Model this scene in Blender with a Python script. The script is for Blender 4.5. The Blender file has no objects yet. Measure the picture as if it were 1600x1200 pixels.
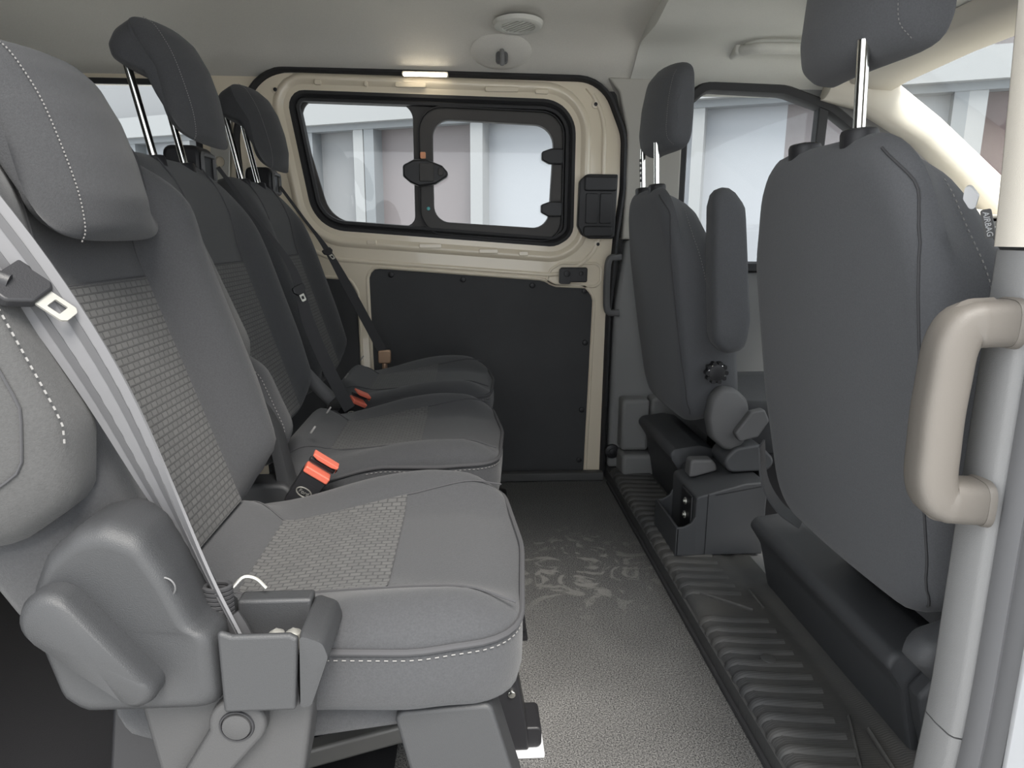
import bpy, bmesh, math, random
from mathutils import Vector, Matrix
random.seed(7)
S = bpy.context.scene
COL = S.collection
R = math.radians
V = Vector

# ------------------------------------------------------------------ camera
def setup_camera():
    yaw, pitch, roll = R(3.55), R(12.15), R(0.35)
    fw = V((math.sin(yaw)*math.cos(pitch), math.cos(yaw)*math.cos(pitch), -math.sin(pitch)))
    rt = V((math.cos(yaw), -math.sin(yaw), 0)); up = rt.cross(fw)
    c, s = math.cos(roll), math.sin(roll)
    r2 = c*rt + s*up; u2 = -s*rt + c*up
    cam = bpy.data.cameras.new('camera'); ob = bpy.data.objects.new('camera', cam)
    COL.objects.link(ob)
    cam.sensor_width = 36; cam.lens = 1077/1600*36; cam.clip_start = 0.02
    m = Matrix((r2, u2, -fw)).transposed().to_4x4(); m.translation = V((0, 0, 0.8))
    ob.matrix_world = m
    S.camera = ob
setup_camera()

# ------------------------------------------------------------------ light
w = bpy.data.worlds.new('overcast_sky'); S.world = w; w.use_nodes = True
bg = w.node_tree.nodes['Background']
bg.inputs[0].default_value = (0.93, 0.965, 1.0, 1); bg.inputs[1].default_value = 1.15
sun = bpy.data.lights.new('hazy_sun', 'SUN'); sun.energy = 2.9; sun.angle = R(28); sun.color = (1, .95, .88)
so = bpy.data.objects.new('hazy_sun', sun); COL.objects.link(so)
so.location = (0, -4, 6)
so.rotation_euler = V((-0.14, 0.58, -0.80)).to_track_quat('-Z', 'Y').to_euler()
S.view_settings.view_transform = 'Standard'; S.view_settings.look = 'None'
S.view_settings.gamma = 1; S.view_settings.use_curve_mapping = False
S.view_settings.exposure = 1.35

# ------------------------------------------------------------------ materials
MATS = {}
def mat(name, col, rough=.6, metal=0, bump=0, bscale=300, var=0, vscale=8, spec=.5, coat=0, sheen=0):
    m = bpy.data.materials.new(name); m.use_nodes = True
    nt = m.node_tree; b = nt.nodes['Principled BSDF']
    b.inputs['Base Color'].default_value = (*col, 1); b.inputs['Roughness'].default_value = rough
    b.inputs['Metallic'].default_value = metal
    b.inputs['Specular IOR Level'].default_value = spec
    b.inputs['Coat Weight'].default_value = coat
    b.inputs['Sheen Weight'].default_value = sheen
    tc = nt.nodes.new('ShaderNodeTexCoord')
    if bump:
        n = nt.nodes.new('ShaderNodeTexNoise'); n.inputs['Scale'].default_value = bscale; n.inputs['Detail'].default_value = 3
        nt.links.new(tc.outputs['Object'], n.inputs['Vector'])
        bp = nt.nodes.new('ShaderNodeBump'); bp.inputs['Strength'].default_value = bump; bp.inputs['Distance'].default_value = .002
        nt.links.new(n.outputs['Fac'], bp.inputs['Height']); nt.links.new(bp.outputs['Normal'], b.inputs['Normal'])
    if var:
        n = nt.nodes.new('ShaderNodeTexNoise'); n.inputs['Scale'].default_value = vscale; n.inputs['Detail'].default_value = 5
        nt.links.new(tc.outputs['Object'], n.inputs['Vector'])
        mx = nt.nodes.new('ShaderNodeMix'); mx.data_type = 'RGBA'
        mx.inputs[6].default_value = (*[c*(1-var) for c in col], 1); mx.inputs[7].default_value = (*[min(1, c*(1+var)) for c in col], 1)
        nt.links.new(n.outputs['Fac'], mx.inputs[0]); nt.links.new(mx.outputs[2], b.inputs['Base Color'])
    MATS[name] = m
    return m
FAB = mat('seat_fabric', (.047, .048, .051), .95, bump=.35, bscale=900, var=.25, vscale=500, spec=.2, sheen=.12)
PLAF = mat('grained_plastic_hazed', (.056, .058, .062), .5, bump=.25, bscale=1200, spec=.45)  # grained plastic lightened like the front fabric, haze put into the colour
FABF = mat('seat_fabric_hazed', (.082, .084, .090), .95, bump=.3, bscale=900, var=.2, vscale=500, spec=.2, sheen=.12)  # seat fabric made lighter: haze over the front seats painted into the colour
FABR = mat('seat_fabric_lit', (.060, .060, .060), .95, bump=.3, bscale=900, var=.2, vscale=400, spec=.2, sheen=.1)  # lighter seat fabric for the nearest seat's side pads, daylight painted in
STITCH = mat('pale_thread', (.20, .195, .19), .8)
PIPE = mat('seat_piping', (.055, .055, .058), .9, spec=.2)
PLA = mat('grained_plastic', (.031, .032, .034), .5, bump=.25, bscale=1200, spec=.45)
PLAB = mat('black_plastic', (.016, .016, .018), .45, bump=.1, bscale=900, spec=.4)
PLAM = mat('mid_grey_plastic', (.11, .11, .112), .55, bump=.2, bscale=1100, spec=.4)
PLAL = mat('taupe_plastic', (.125, .114, .101), .5, bump=.12, bscale=1200, spec=.4)
TRIML = mat('light_trim', (.62, .58, .51), .7, bump=.15, bscale=900, spec=.3)
TRIMG = mat('grey_trim', (.20, .20, .20), .65, bump=.2, bscale=900, spec=.35)
TRIMD = mat('dark_trim', (.075, .075, .075), .6, bump=.2, bscale=900, spec=.35)
HEAD = mat('headliner_cloth', (.60, .58, .535), .95, bump=.3, bscale=700, var=.08, vscale=300, spec=.15)
HEADF = mat('front_headliner_cloth', (.60, .595, .555), .95, bump=.3, bscale=700, var=.06, vscale=300, spec=.15)
CREAM = mat('cream_paint', (.72, .64, .505), .28, spec=.5, coat=.4, var=.04, vscale=5)
WHITE = mat('white_paint', (.62, .63, .65), .3, spec=.5)
RUB = mat('rubber_seal', (.030, .030, .032), .65, bump=.1, bscale=500, spec=.35)
FRAME = mat('window_frame_black', (.055, .052, .050), .55, bump=.1, bscale=800, spec=.35)
HARD = mat('hardboard_black', (.055, .056, .058), .75, bump=.2, bscale=250, var=.15, vscale=6, spec=.25)
CHROME = mat('chrome', (.80, .80, .76), .16, metal=1)
STEEL = mat('galvanised_steel', (.55, .54, .50), .38, metal=.8)
DSTEEL = mat('dull_grey_steel', (.20, .195, .185), .5, metal=.5)
RED = mat('red_button', (.60, .14, .09), .4)
BRASS = mat('copper_tongue', (.45, .30, .20), .35, metal=.7)
BELT = mat('belt_webbing_sunlit', (.115, .115, .12), .6, spec=.4)  # nearest belt only: sunlight painted in as a paler webbing colour
BELTD = mat('black_belt_webbing', (.03, .03, .032), .75, spec=.3)
TEAL = mat('teal_dot', (.10, .45, .45), .4)
ORANGE = mat('orange_tag', (.8, .35, .18), .5)
GROUND = mat('pale_concrete', (.55, .55, .54), .9, var=.1, vscale=3)
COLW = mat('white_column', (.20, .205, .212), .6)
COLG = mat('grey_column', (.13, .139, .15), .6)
PANW = mat('white_panel', (.23, .24, .262), .5)
PANG = mat('pale_grey_panel', (.155, .158, .166), .6)
PANM = mat('mauve_panel', (.118, .104, .109), .6, var=.08, vscale=1.2)
PANB = mat('brown_panel', (.085, .056, .056), .6, var=.08, vscale=1.2)
LED = mat('lamp_lens', (1, .95, .85), .3)
LED.node_tree.nodes['Principled BSDF'].inputs['Emission Color'].default_value = (1, .9, .72, 1)
LED.node_tree.nodes['Principled BSDF'].inputs['Emission Strength'].default_value = 5

def glass_mat():
    m = bpy.data.materials.new('window_glass'); m.use_nodes = True; nt = m.node_tree
    nt.nodes.remove(nt.nodes['Principled BSDF']); out = nt.nodes['Material Output']
    t = nt.nodes.new('ShaderNodeBsdfTransparent'); t.inputs[0].default_value = (.93, .95, .95, 1)
    g = nt.nodes.new('ShaderNodeBsdfGlossy'); g.inputs['Roughness'].default_value = .02
    lw = nt.nodes.new('ShaderNodeLayerWeight'); pw = nt.nodes.new('ShaderNodeMath'); pw.operation = 'POWER'; pw.inputs[1].default_value = 5
    f = nt.nodes.new('ShaderNodeMath'); f.operation = 'MULTIPLY_ADD'; f.inputs[1].default_value = .6; f.inputs[2].default_value = .02
    nt.links.new(lw.outputs['Facing'], pw.inputs[0]); nt.links.new(pw.outputs[0], f.inputs[0])
    mx = nt.nodes.new('ShaderNodeMixShader')
    nt.links.new(f.outputs[0], mx.inputs[0]); nt.links.new(t.outputs[0], mx.inputs[1]); nt.links.new(g.outputs[0], mx.inputs[2])
    nt.links.new(mx.outputs[0], out.inputs[0]); return m
GLASS = glass_mat()

def insert_mat():
    m = mat('woven_insert', (.085, .084, .082), .9, spec=.25, sheen=.1); nt = m.node_tree; b = nt.nodes['Principled BSDF']
    tc = nt.nodes.new('ShaderNodeTexCoord')
    br = nt.nodes.new('ShaderNodeTexBrick'); nt.links.new(tc.outputs['UV'], br.inputs['Vector'])
    br.inputs['Scale'].default_value = 1; br.inputs['Brick Width'].default_value = .0125; br.inputs['Row Height'].default_value = .0078
    br.inputs['Mortar Size'].default_value = .0011; br.inputs['Mortar Smooth'].default_value = .4
    br.inputs['Color1'].default_value = (.080, .080, .079, 1); br.inputs['Color2'].default_value = (.066, .066, .066, 1)
    br.inputs['Mortar'].default_value = (.040, .040, .041, 1)
    nt.links.new(br.outputs['Color'], b.inputs['Base Color'])
    bp = nt.nodes.new('ShaderNodeBump'); bp.inputs['Strength'].default_value = .7; bp.inputs['Distance'].default_value = .0012; bp.invert = True
    nt.links.new(br.outputs['Fac'], bp.inputs['Height']); nt.links.new(bp.outputs['Normal'], b.inputs['Normal'])
    return m
INS = insert_mat()

def carpet_mat():
    m = mat('load_floor_carpet', (.09, .09, .092), .95, spec=.15); nt = m.node_tree; b = nt.nodes['Principled BSDF']
    tc = nt.nodes.new('ShaderNodeTexCoord'); L = nt.links.new
    n1 = nt.nodes.new('ShaderNodeTexNoise'); n1.inputs['Scale'].default_value = 380; n1.inputs['Detail'].default_value = 6; n1.inputs['Roughness'].default_value = .8
    n2 = nt.nodes.new('ShaderNodeTexNoise'); n2.inputs['Scale'].default_value = 3.5; n2.inputs['Detail'].default_value = 6; n2.inputs['Distortion'].default_value = 1.2
    L(tc.outputs['Object'], n1.inputs['Vector']); L(tc.outputs['Object'], n2.inputs['Vector'])
    r1 = nt.nodes.new('ShaderNodeValToRGB'); r1.color_ramp.elements[0].position = .42; r1.color_ramp.elements[1].position = .60
    r1.color_ramp.elements[0].color = (.030, .030, .032, 1); r1.color_ramp.elements[1].color = (.25, .247, .24, 1)
    L(n1.outputs['Fac'], r1.inputs[0])
    # dusty footmarks: swirls of pale dust, confined to a patch of the floor
    n3 = nt.nodes.new('ShaderNodeTexNoise'); n3.inputs['Scale'].default_value = 11; n3.inputs['Detail'].default_value = 7; n3.inputs['Distortion'].default_value = 3
    L(tc.outputs['Object'], n3.inputs['Vector'])
    r3 = nt.nodes.new('ShaderNodeValToRGB'); e = r3.color_ramp.elements
    e[0].position = .53; e[0].color = (0, 0, 0, 1); e[1].position = .62; e[1].color = (1, 1, 1, 1)
    L(n3.outputs['Fac'], r3.inputs[0])
    sub = nt.nodes.new('ShaderNodeVectorMath'); sub.operation = 'DISTANCE'; sub.inputs[1].default_value = (.26-.1675, 1.56-1.35, .05)
    L(tc.outputs['Object'], sub.inputs[0])
    mr = nt.nodes.new('ShaderNodeMapRange'); mr.inputs[1].default_value = .26; mr.inputs[2].default_value = .08
    L(sub.outputs['Value'], mr.inputs[0])
    mu = nt.nodes.new('ShaderNodeMath'); mu.operation = 'MULTIPLY'; L(r3.outputs[0], mu.inputs[0]); L(mr.outputs[0], mu.inputs[1])
    mu2 = nt.nodes.new('ShaderNodeMath'); mu2.operation = 'MULTIPLY'; mu2.inputs[1].default_value = .6; L(mu.outputs[0], mu2.inputs[0])
    mx = nt.nodes.new('ShaderNodeMix'); mx.data_type = 'RGBA'; mx.inputs[7].default_value = (.34, .33, .31, 1)
    L(mu2.outputs[0], mx.inputs[0]); L(r1.outputs[0], mx.inputs[6])
    mx2 = nt.nodes.new('ShaderNodeMix'); mx2.data_type = 'RGBA'; mx2.blend_type = 'MULTIPLY'; mx2.inputs[0].default_value = .5
    r2 = nt.nodes.new('ShaderNodeValToRGB'); r2.color_ramp.elements[0].color = (.55, .55, .56, 1); r2.color_ramp.elements[0].position = .3; r2.color_ramp.elements[1].position = .7
    L(n2.outputs['Fac'], r2.inputs[0]); L(mx.outputs[2], mx2.inputs[6]); L(r2.outputs[0], mx2.inputs[7])
    L(mx2.outputs[2], b.inputs['Base Color'])
    bp = nt.nodes.new('ShaderNodeBump'); bp.inputs['Strength'].default_value = .3; bp.inputs['Distance'].default_value = .002
    L(n1.outputs['Fac'], bp.inputs['Height']); L(bp.outputs['Normal'], b.inputs['Normal'])
    return m
CARPET = carpet_mat()

def mat_rubber():
    m = mat('ribbed_floor_rubber', (.042, .043, .045), .6, spec=.4); nt = m.node_tree; b = nt.nodes['Principled BSDF']; L = nt.links.new
    tc = nt.nodes.new('ShaderNodeTexCoord')
    wv = nt.nodes.new('ShaderNodeTexWave'); wv.bands_direction = 'Y'; wv.inputs['Scale'].default_value = 70
    L(tc.outputs['Object'], wv.inputs['Vector'])
    n = nt.nodes.new('ShaderNodeTexNoise'); n.inputs['Scale'].default_value = 6; n.inputs['Detail'].default_value = 6; L(tc.outputs['Object'], n.inputs['Vector'])
    r = nt.nodes.new('ShaderNodeValToRGB'); r.color_ramp.elements[0].position = .35; r.color_ramp.elements[1].position = .75
    r.color_ramp.elements[0].color = (.055, .056, .058, 1); r.color_ramp.elements[1].color = (.11, .106, .098, 1)
    L(n.outputs['Fac'], r.inputs[0]); L(r.outputs[0], b.inputs['Base Color'])
    bp = nt.nodes.new('ShaderNodeBump'); bp.inputs['Strength'].default_value = .25; bp.inputs['Distance'].default_value = .001
    L(wv.outputs['Fac'], bp.inputs['Height']); L(bp.outputs['Normal'], b.inputs['Normal'])
    return m
MATR = mat_rubber()

# ------------------------------------------------------------------ object helpers
def new_bm(): return bmesh.new()
def root_loc(p):
    l = V((0, 0, 0))
    while p is not None:
        l += p.location; p = p.parent
    return l
def obj(name, bm, m, parent=None, smooth=True, bevel=0, sub=0, solid=0, angle=40, uvs=None):
    """link one mesh, built in place coordinates, as a part of parent or as a top-level object with its origin at its base"""
    bmesh.ops.recalc_face_normals(bm, faces=bm.faces[:])
    me = bpy.data.meshes.new(name); 
    if parent is not None: off = root_loc(parent)
    else:
        xs = [v.co for v in bm.verts]
        off = V(((min(v.x for v in xs)+max(v.x for v in xs))/2, (min(v.y for v in xs)+max(v.y for v in xs))/2, min(v.z for v in xs)))
    for v in bm.verts: v.co -= off
    bm.to_mesh(me); bm.free()
    me.materials.append(m)
    if smooth:
        for p in me.polygons: p.use_smooth = True
        try: me.set_sharp_from_angle(angle=R(angle))
        except Exception: pass
    o = bpy.data.objects.new(name, me); COL.objects.link(o)
    if parent is not None: o.parent = parent
    else: o.location = off
    if solid:
        md = o.modifiers.new('thickness', 'SOLIDIFY'); md.thickness = solid; md.offset = 0
    if bevel:
        md = o.modifiers.new('soft_edge', 'BEVEL'); md.width = bevel; md.segments = 3; md.limit_method = 'ANGLE'; md.angle_limit = R(35); md.harden_normals = False
    if sub:
        md = o.modifiers.new('smooth', 'SUBSURF'); md.levels = sub; md.render_levels = sub
    return o
def tag(o, label, cat, group=None):
    o['label'] = label; o['category'] = cat
    if group: o['group'] = group
    return o
def struct(o, label=None, cat=None):
    o['kind'] = 'structure'
    if label: o['label'] = label
    if cat: o['category'] = cat
    return o
def thing(name, loc, label=None, cat=None, group=None):
    o = bpy.data.objects.new(name, None); COL.objects.link(o); o.location = loc; o.empty_display_size = .05
    if label: tag(o, label, cat, group)
    return o

# ------------------------------------------------------------------ shape helpers (all add to a bmesh)
def loft(bm, rings, closed=True, c0=None, c1=None, capflat=False):
    vr = [[bm.verts.new(p) for p in r] for r in rings]
    n = len(vr[0])
    for a, b in zip(vr, vr[1:]):
        for i in range(n if closed else n-1):
            j = (i+1) % n
            try: bm.faces.new((a[i], a[j], b[j], b[i]))
            except ValueError: pass
    if c0 is not None:
        c = bm.verts.new(c0)
        for i in range(n): bm.faces.new((c, vr[0][(i+1) % n], vr[0][i]))
    if c1 is not None:
        c = bm.verts.new(c1)
        for i in range(n): bm.faces.new((c, vr[-1][i], vr[-1][(i+1) % n]))
    if capflat:
        bm.faces.new(vr[0][::-1]); bm.faces.new(vr[-1])
    return bm
def box(bm, x0, x1, y0, y1, z0, z1):
    r = [[V((x, y, z)) for x, y in ((x0, y0), (x1, y0), (x1, y1), (x0, y1))] for z in (z0, z1)]
    return loft(bm, r, capflat=True)
def rpoly(pts, rad, seg=6):
    """round the corners of a 2D polygon"""
    out = []; n = len(pts)
    if not hasattr(rad, '__len__'): rad = [rad]*n
    for i in range(n):
        p = V(pts[i]); a = V(pts[i-1])-p; b = V(pts[(i+1) % n])-p
        la, lb = a.length, b.length; a.normalize(); b.normalize()
        ang = a.angle(b); r = rad[i]
        if r <= 0 or ang > math.pi-.02 or ang < .02 or la < 1e-7 or lb < 1e-7: out.append(p); continue
        d = min(r/math.tan(ang/2), la*.49, lb*.49); r = d*math.tan(ang/2)
        p0 = p+a*d; p1 = p+b*d
        bis = (a+b).normalized(); c = p+bis*(r/math.sin(ang/2))
        v0 = p0-c; v1 = p1-c; t = v0.angle(v1)
        for k in range(seg+1):
            u = k/seg
            out.append(c+(math.sin((1-u)*t)*v0+math.sin(u*t)*v1)/math.sin(t) if t > 1e-4 else p)
    return out
def resample(pts, n, closed=True):
    pts = [V(p) for p in pts]
    if closed: pts = pts+[pts[0]]
    L = [0.0]
    for a, b in zip(pts, pts[1:]): L.append(L[-1]+(b-a).length)
    out = []; k = 0; m = n if closed else n-1
    for i in range(n):
        t = L[-1]*i/m
        while k < len(L)-2 and L[k+1] < t: k += 1
        d = L[k+1]-L[k]
        out.append(pts[k].lerp(pts[k+1], (t-L[k])/d if d > 0 else 0))
    return out
def prism(bm, pts, axis, a, b):
    """2D polygon extruded along an axis: axis 'y' takes (x,z), 'x' takes (y,z), 'z' takes (x,y)"""
    f = {'y': lambda p, q: V((p[0], q, p[1])), 'x': lambda p, q: V((q, p[0], p[1])), 'z': lambda p, q: V((p[0], p[1], q))}[axis]
    return loft(bm, [[f(p, a) for p in pts], [f(p, b) for p in pts]], capflat=True)
def frames(path, closed=False):
    path = [V(p) for p in path]; n = len(path); T = []
    for i in range(n):
        if closed: t = path[(i+1) % n]-path[i-1]
        else: t = path[min(i+1, n-1)]-path[max(i-1, 0)]
        T.append(t.normalized())
    up = V((0, 0, 1)) if abs(T[0].z) < .9 else V((1, 0, 0))
    N = [(up-T[0]*up.dot(T[0])).normalized()]
    for i in range(1, n):
        q = N[-1]-T[i]*N[-1].dot(T[i]); N.append(q.normalized())
    return path, T, N
def tube(bm, path, r, seg=10, closed=False, ry=None, sq=1):
    path, T, N = frames(path, closed); rings = []
    for i, (p, t, n) in enumerate(zip(path, T, N)):
        b = t.cross(n); rr = r[i] if hasattr(r, '__len__') else r; r2 = rr if ry is None else ry
        pw = lambda v: math.copysign(abs(v)**sq, v)
        rings.append([p+n*(pw(math.cos(2*math.pi*k/seg))*rr)+b*(pw(math.sin(2*math.pi*k/seg))*r2) for k in range(seg)])
    if closed: rings.append(rings[0]); loft(bm, rings)
    else: loft(bm, rings, c0=path[0], c1=path[-1])
    return bm
def smooth_path(pts, n=24):
    """Catmull-Rom through points"""
    P = [V(p) for p in pts]; P = [P[0]*2-P[1]]+P+[P[-1]*2-P[-2]]; out = []
    segs = len(P)-3
    for i in range(n):
        u = segs*i/(n-1); k = min(int(u), segs-1); t = u-k
        a, b, c, d = P[k:k+4]
        out.append(.5*((2*b)+(c-a)*t+(2*a-5*b+4*c-d)*t*t+(3*b-a-3*c+d)*t**3))
    return out
def ribbon(bm, centers, widths, thick=.0015):
    rings = []
    path, T, N = frames(centers)
    for p, t, wv in zip(path, T, widths):
        wv = V(wv); h = wv.cross(t).normalized()*thick; e = wv*.5
        rings.append([p-e-h, p+e-h, p+e+h, p-e+h])
    return loft(bm, rings, capflat=True)
def disc(bm, c, axis, r, h, seg=24, dome=.0):
    """short cylinder with rounded front, from c along axis"""
    c = V(c); ax = V(axis).normalized()
    u = ax.orthogonal().normalized(); v = ax.cross(u)
    ring = lambda rr, d: [c+ax*d+u*(math.cos(2*math.pi*k/seg)*rr)+v*(math.sin(2*math.pi*k/seg)*rr) for k in range(seg)]
    e = min(h, r)*.25
    return loft(bm, [ring(r, 0), ring(r, h-e), ring(r-e*.3, h-e*.3), ring(r-e, h)], c0=c, c1=c+ax*(h+dome))
def sweep2d(bm, outline, prof, axis='y', base=0):
    """sweep a profile (offset outward, height) along a closed 2D outline"""
    n = len(outline); P = [V(p) for p in outline]
    area = sum(P[i].x*P[(i+1) % n].y-P[(i+1) % n].x*P[i].y for i in range(n)); sg = 1 if area > 0 else -1
    rings = []
    for i in range(n):
        t = (P[(i+1) % n]-P[i-1]).normalized(); nrm = V((t.y, -t.x))*sg
        ring = []
        for o, h in prof:
            q = P[i]+nrm*o
            ring.append(V((q.x, base+h, q.y)) if axis == 'y' else (V((base+h, q.x, q.y)) if axis == 'x' else V((q.x, q.y, base+h))))
        rings.append(ring)
    rings.append(rings[0])
    vr = [[bm.verts.new(p) for p in r] for r in rings[:-1]]; vr.append(vr[0]); m = len(prof)
    for a, b in zip(vr, vr[1:]):
        for k in range(m):
            l = (k+1) % m
            bm.faces.new((a[k], a[l], b[l], b[k]))
    return bm
def plate(bm, outer, holes, y, thick, axis='y'):
    """flat sheet with holes, extruded"""
    f = (lambda p: V((p[0], y, p[1]))) if axis == 'y' else ((lambda p: V((y, p[0], p[1]))) if axis == 'x' else (lambda p: V((p[0], p[1], y))))
    edges = []
    for loop in [outer]+list(holes):
        vs = [bm.verts.new(f(p)) for p in loop]
        for i in range(len(vs)): edges.append(bm.edges.new((vs[i], vs[(i+1) % len(vs)])))
    r = bmesh.ops.triangle_fill(bm, edges=edges, use_beauty=True, use_dissolve=False)
    faces = [g for g in r['geom'] if isinstance(g, bmesh.types.BMFace)]
    ext = bmesh.ops.extrude_face_region(bm, geom=faces)
    d = V((0, thick, 0)) if axis == 'y' else (V((thick, 0, 0)) if axis == 'x' else V((0, 0, thick)))
    bmesh.ops.translate(bm, verts=[g for g in ext['geom'] if isinstance(g, bmesh.types.BMVert)], vec=d)
    return bm
def rbox(bm, x0, x1, y0, y1, z0, z1, r, axis='y', seg=4):
    """box with its four edges along an axis rounded"""
    if axis == 'y': return prism(bm, rpoly([(x0, z0), (x1, z0), (x1, z1), (x0, z1)], r, seg), 'y', y0, y1)
    if axis == 'x': return prism(bm, rpoly([(y0, z0), (y1, z0), (y1, z1), (y0, z1)], r, seg), 'x', x0, x1)
    return prism(bm, rpoly([(x0, y0), (x1, y0), (x1, y1), (x0, y1)], r, seg), 'z', z0, z1)
def sstep(a, b, x):
    t = max(0, min(1, (x-a)/(b-a))); return t*t*(3-2*t)
def stitches(bm, path, n, ln=.6, r=.0009):
    """short dashes of thread along a path"""
    P = resample(path, n*2, closed=False)
    for i in range(0, n*2-1, 2):
        a, b = P[i], P[i+1]; b = a+(b-a)*(ln/.5)*.8
        tube(bm, [a, b], r, 5)
    return bm
from mathutils.bvhtree import BVHTree
def stick(o, pts, lift=.0006):
    """move points (place coordinates) onto the nearest surface of a part"""
    off = root_loc(o); me = o.data
    t = BVHTree.FromPolygons([v.co for v in me.vertices], [list(p.vertices) for p in me.polygons])
    out = []
    for p in pts:
        q, n, i, d = t.find_nearest(V(p)-off)
        out.append(q+n*lift+off)
    return out
def text_mesh(body, size, m, mtx, parent, name='lettering'):
    cu = bpy.data.curves.new(name, 'FONT'); cu.body = body; cu.size = size; cu.extrude = .0006; cu.align_x = 'CENTER'; cu.align_y = 'CENTER'
    to = bpy.data.objects.new(name+'_curve', cu); COL.objects.link(to)
    dg = bpy.context.evaluated_depsgraph_get(); me = bpy.data.meshes.new_from_object(to.evaluated_get(dg))
    bpy.data.objects.remove(to)
    me.name = name; bm = new_bm(); bm.from_mesh(me); bm.transform(mtx)
    return obj(name, bm, m, parent, smooth=False)

# ================================================================== OUTSIDE
bm = new_bm(); box(bm, -14, 14, -10, 16, -.66, -.60)
g = struct(obj('ground', bm, GROUND, smooth=False), 'pale concrete yard outside the van windows', 'ground')
g.name = 'floor_outside'
FN = V((.447, .894, 0)); FD = V((.894, -.447, 0)); FO = V((0, 6, 0))
fac = thing('facade', (0, 6, -.6), 'white framed building front of pale and brownish panels seen through the van windows', 'building')
def fbox(name, u0, u1, z0, z1, d0, d1, m):
    b = new_bm(); box(b, u0, u1, d0, d1, z0, z1)
    mt = Matrix((FD, -FN, V((0, 0, 1)))).transposed().to_4x4(); mt.translation = FO
    b.transform(mt)
    return obj(name, b, m, fac, smooth=False)
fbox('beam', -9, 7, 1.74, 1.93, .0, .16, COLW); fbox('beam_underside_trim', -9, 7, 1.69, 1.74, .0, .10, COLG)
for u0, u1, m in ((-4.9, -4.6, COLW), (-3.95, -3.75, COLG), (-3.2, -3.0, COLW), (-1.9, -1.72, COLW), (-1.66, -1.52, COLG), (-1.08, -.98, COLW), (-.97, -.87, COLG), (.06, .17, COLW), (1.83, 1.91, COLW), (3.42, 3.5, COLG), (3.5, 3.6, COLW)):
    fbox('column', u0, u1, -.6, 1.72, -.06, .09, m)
for u0, u1, m in ((-9, -4.3, PANG), (-4.3, -3.95, PANM), (-3.75, -1.9, PANW), (-1.9, -.98, PANG), (-.98, .06, PANM), (.06, 1.83, PANW), (1.91, 2.45, PANW), (2.45, 2.98, PANM), (2.98, 3.42, PANW), (3.6, 7, PANB)):
    fbox('panel', u0, u1, -.6, 1.76, -.1, -.04, m)
for u0, u1, m in ((-9, -1.0, PANG), (-.88, .1, PANM), (.1, 2.2, PANG), (2.2, 3.42, PANM), (3.6, 7, PANM)):
    fbox('upper_panel', u0, u1, 1.93, 4.2, -.1, -.04, m)
for u0, u1 in ((-1.0, -.88), (3.42, 3.6)): fbox('upper_column', u0, u1, 1.93, 4.2, -.04, .06, COLW)

# ================================================================== VAN SHELL
# rear load floor, carpeted
bm = new_bm(); box(bm, -.12, .455, .42, 2.28, -.05, 0)
struct(obj('floor', bm, CARPET, smooth=False))
BLK = mat('black_vinyl', (.014, .014, .016), .6, bump=.2, bscale=400, spec=.35)
bm = new_bm(); box(bm, -2.4, -.1201, .42, 2.28, -.05, 0)
struct(obj('floor_rear', bm, BLK, smooth=False), 'black vinyl floor under and behind the rear seats', 'floor')
bm = new_bm(); box(bm, .456, 2.1, .42, 2.28, -.05, .035)
struct(obj('floor_cab', bm, TRIMD, smooth=False))
bm = new_bm(); rbox(bm, -.62, .44, 2.160, 2.194, .0005, .030, .006, 'x')
struct(obj('trim_1', bm, TRIMD), 'dark sill strip at the foot of the sliding door', 'sill')

# headliner: cross-section in (y, z), swept along x
def headliner(prof, x0, x1, name, m, parent=None, edge=0):
    P = smooth_path([(0, y, z) for y, z in prof], 40)
    rings = []
    for k in range(9):
        x = x0+(x1-x0)*k/8
        rings.append([V((x, p.y, p.z)) for p in P]+[V((x, p.y, p.z+.05)) for p in P[::-1]])
    b = new_bm(); loft(b, rings, capflat=True)
    return obj(name, b, m, parent, angle=30)
cl = headliner([(2.24, 1.235), (2.20, 1.264), (2.15, 1.296), (2.10, 1.332), (2.02, 1.362), (1.9, 1.378), (1.7, 1.395), (1.4, 1.405), (1.0, 1.39), (.75, 1.34), (.6, 1.27), (.52, 1.24)], -2.4, .50, 'ceiling', HEAD)
struct(cl, 'pale grey cloth headliner over the rear seats', 'ceiling')
cf = headliner([(2.24, 1.225), (2.20, 1.258), (2.15, 1.288), (2.11, 1.318), (2.06, 1.335), (1.93, 1.336), (1.86, 1.348), (1.79, 1.362), (1.6, 1.375), (1.4, 1.38), (1.0, 1.365), (.75, 1.32), (.6, 1.25), (.52, 1.23)], .487, 1.24, 'ceiling_front', HEADF)
struct(cf, 'pale grey cloth headliner over the front seats', 'ceiling')

# tail and near rear side, closed off
bm = new_bm(); box(bm, -2.46, -2.4, .4, 2.3, -.05, 1.45); struct(obj('wall_back', bm, TRIMD, smooth=False))
bm = new_bm(); box(bm, -2.4, -.70, .36, .42, -.05, 1.40); struct(obj('wall_right', bm, TRIMD, smooth=False))

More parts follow.
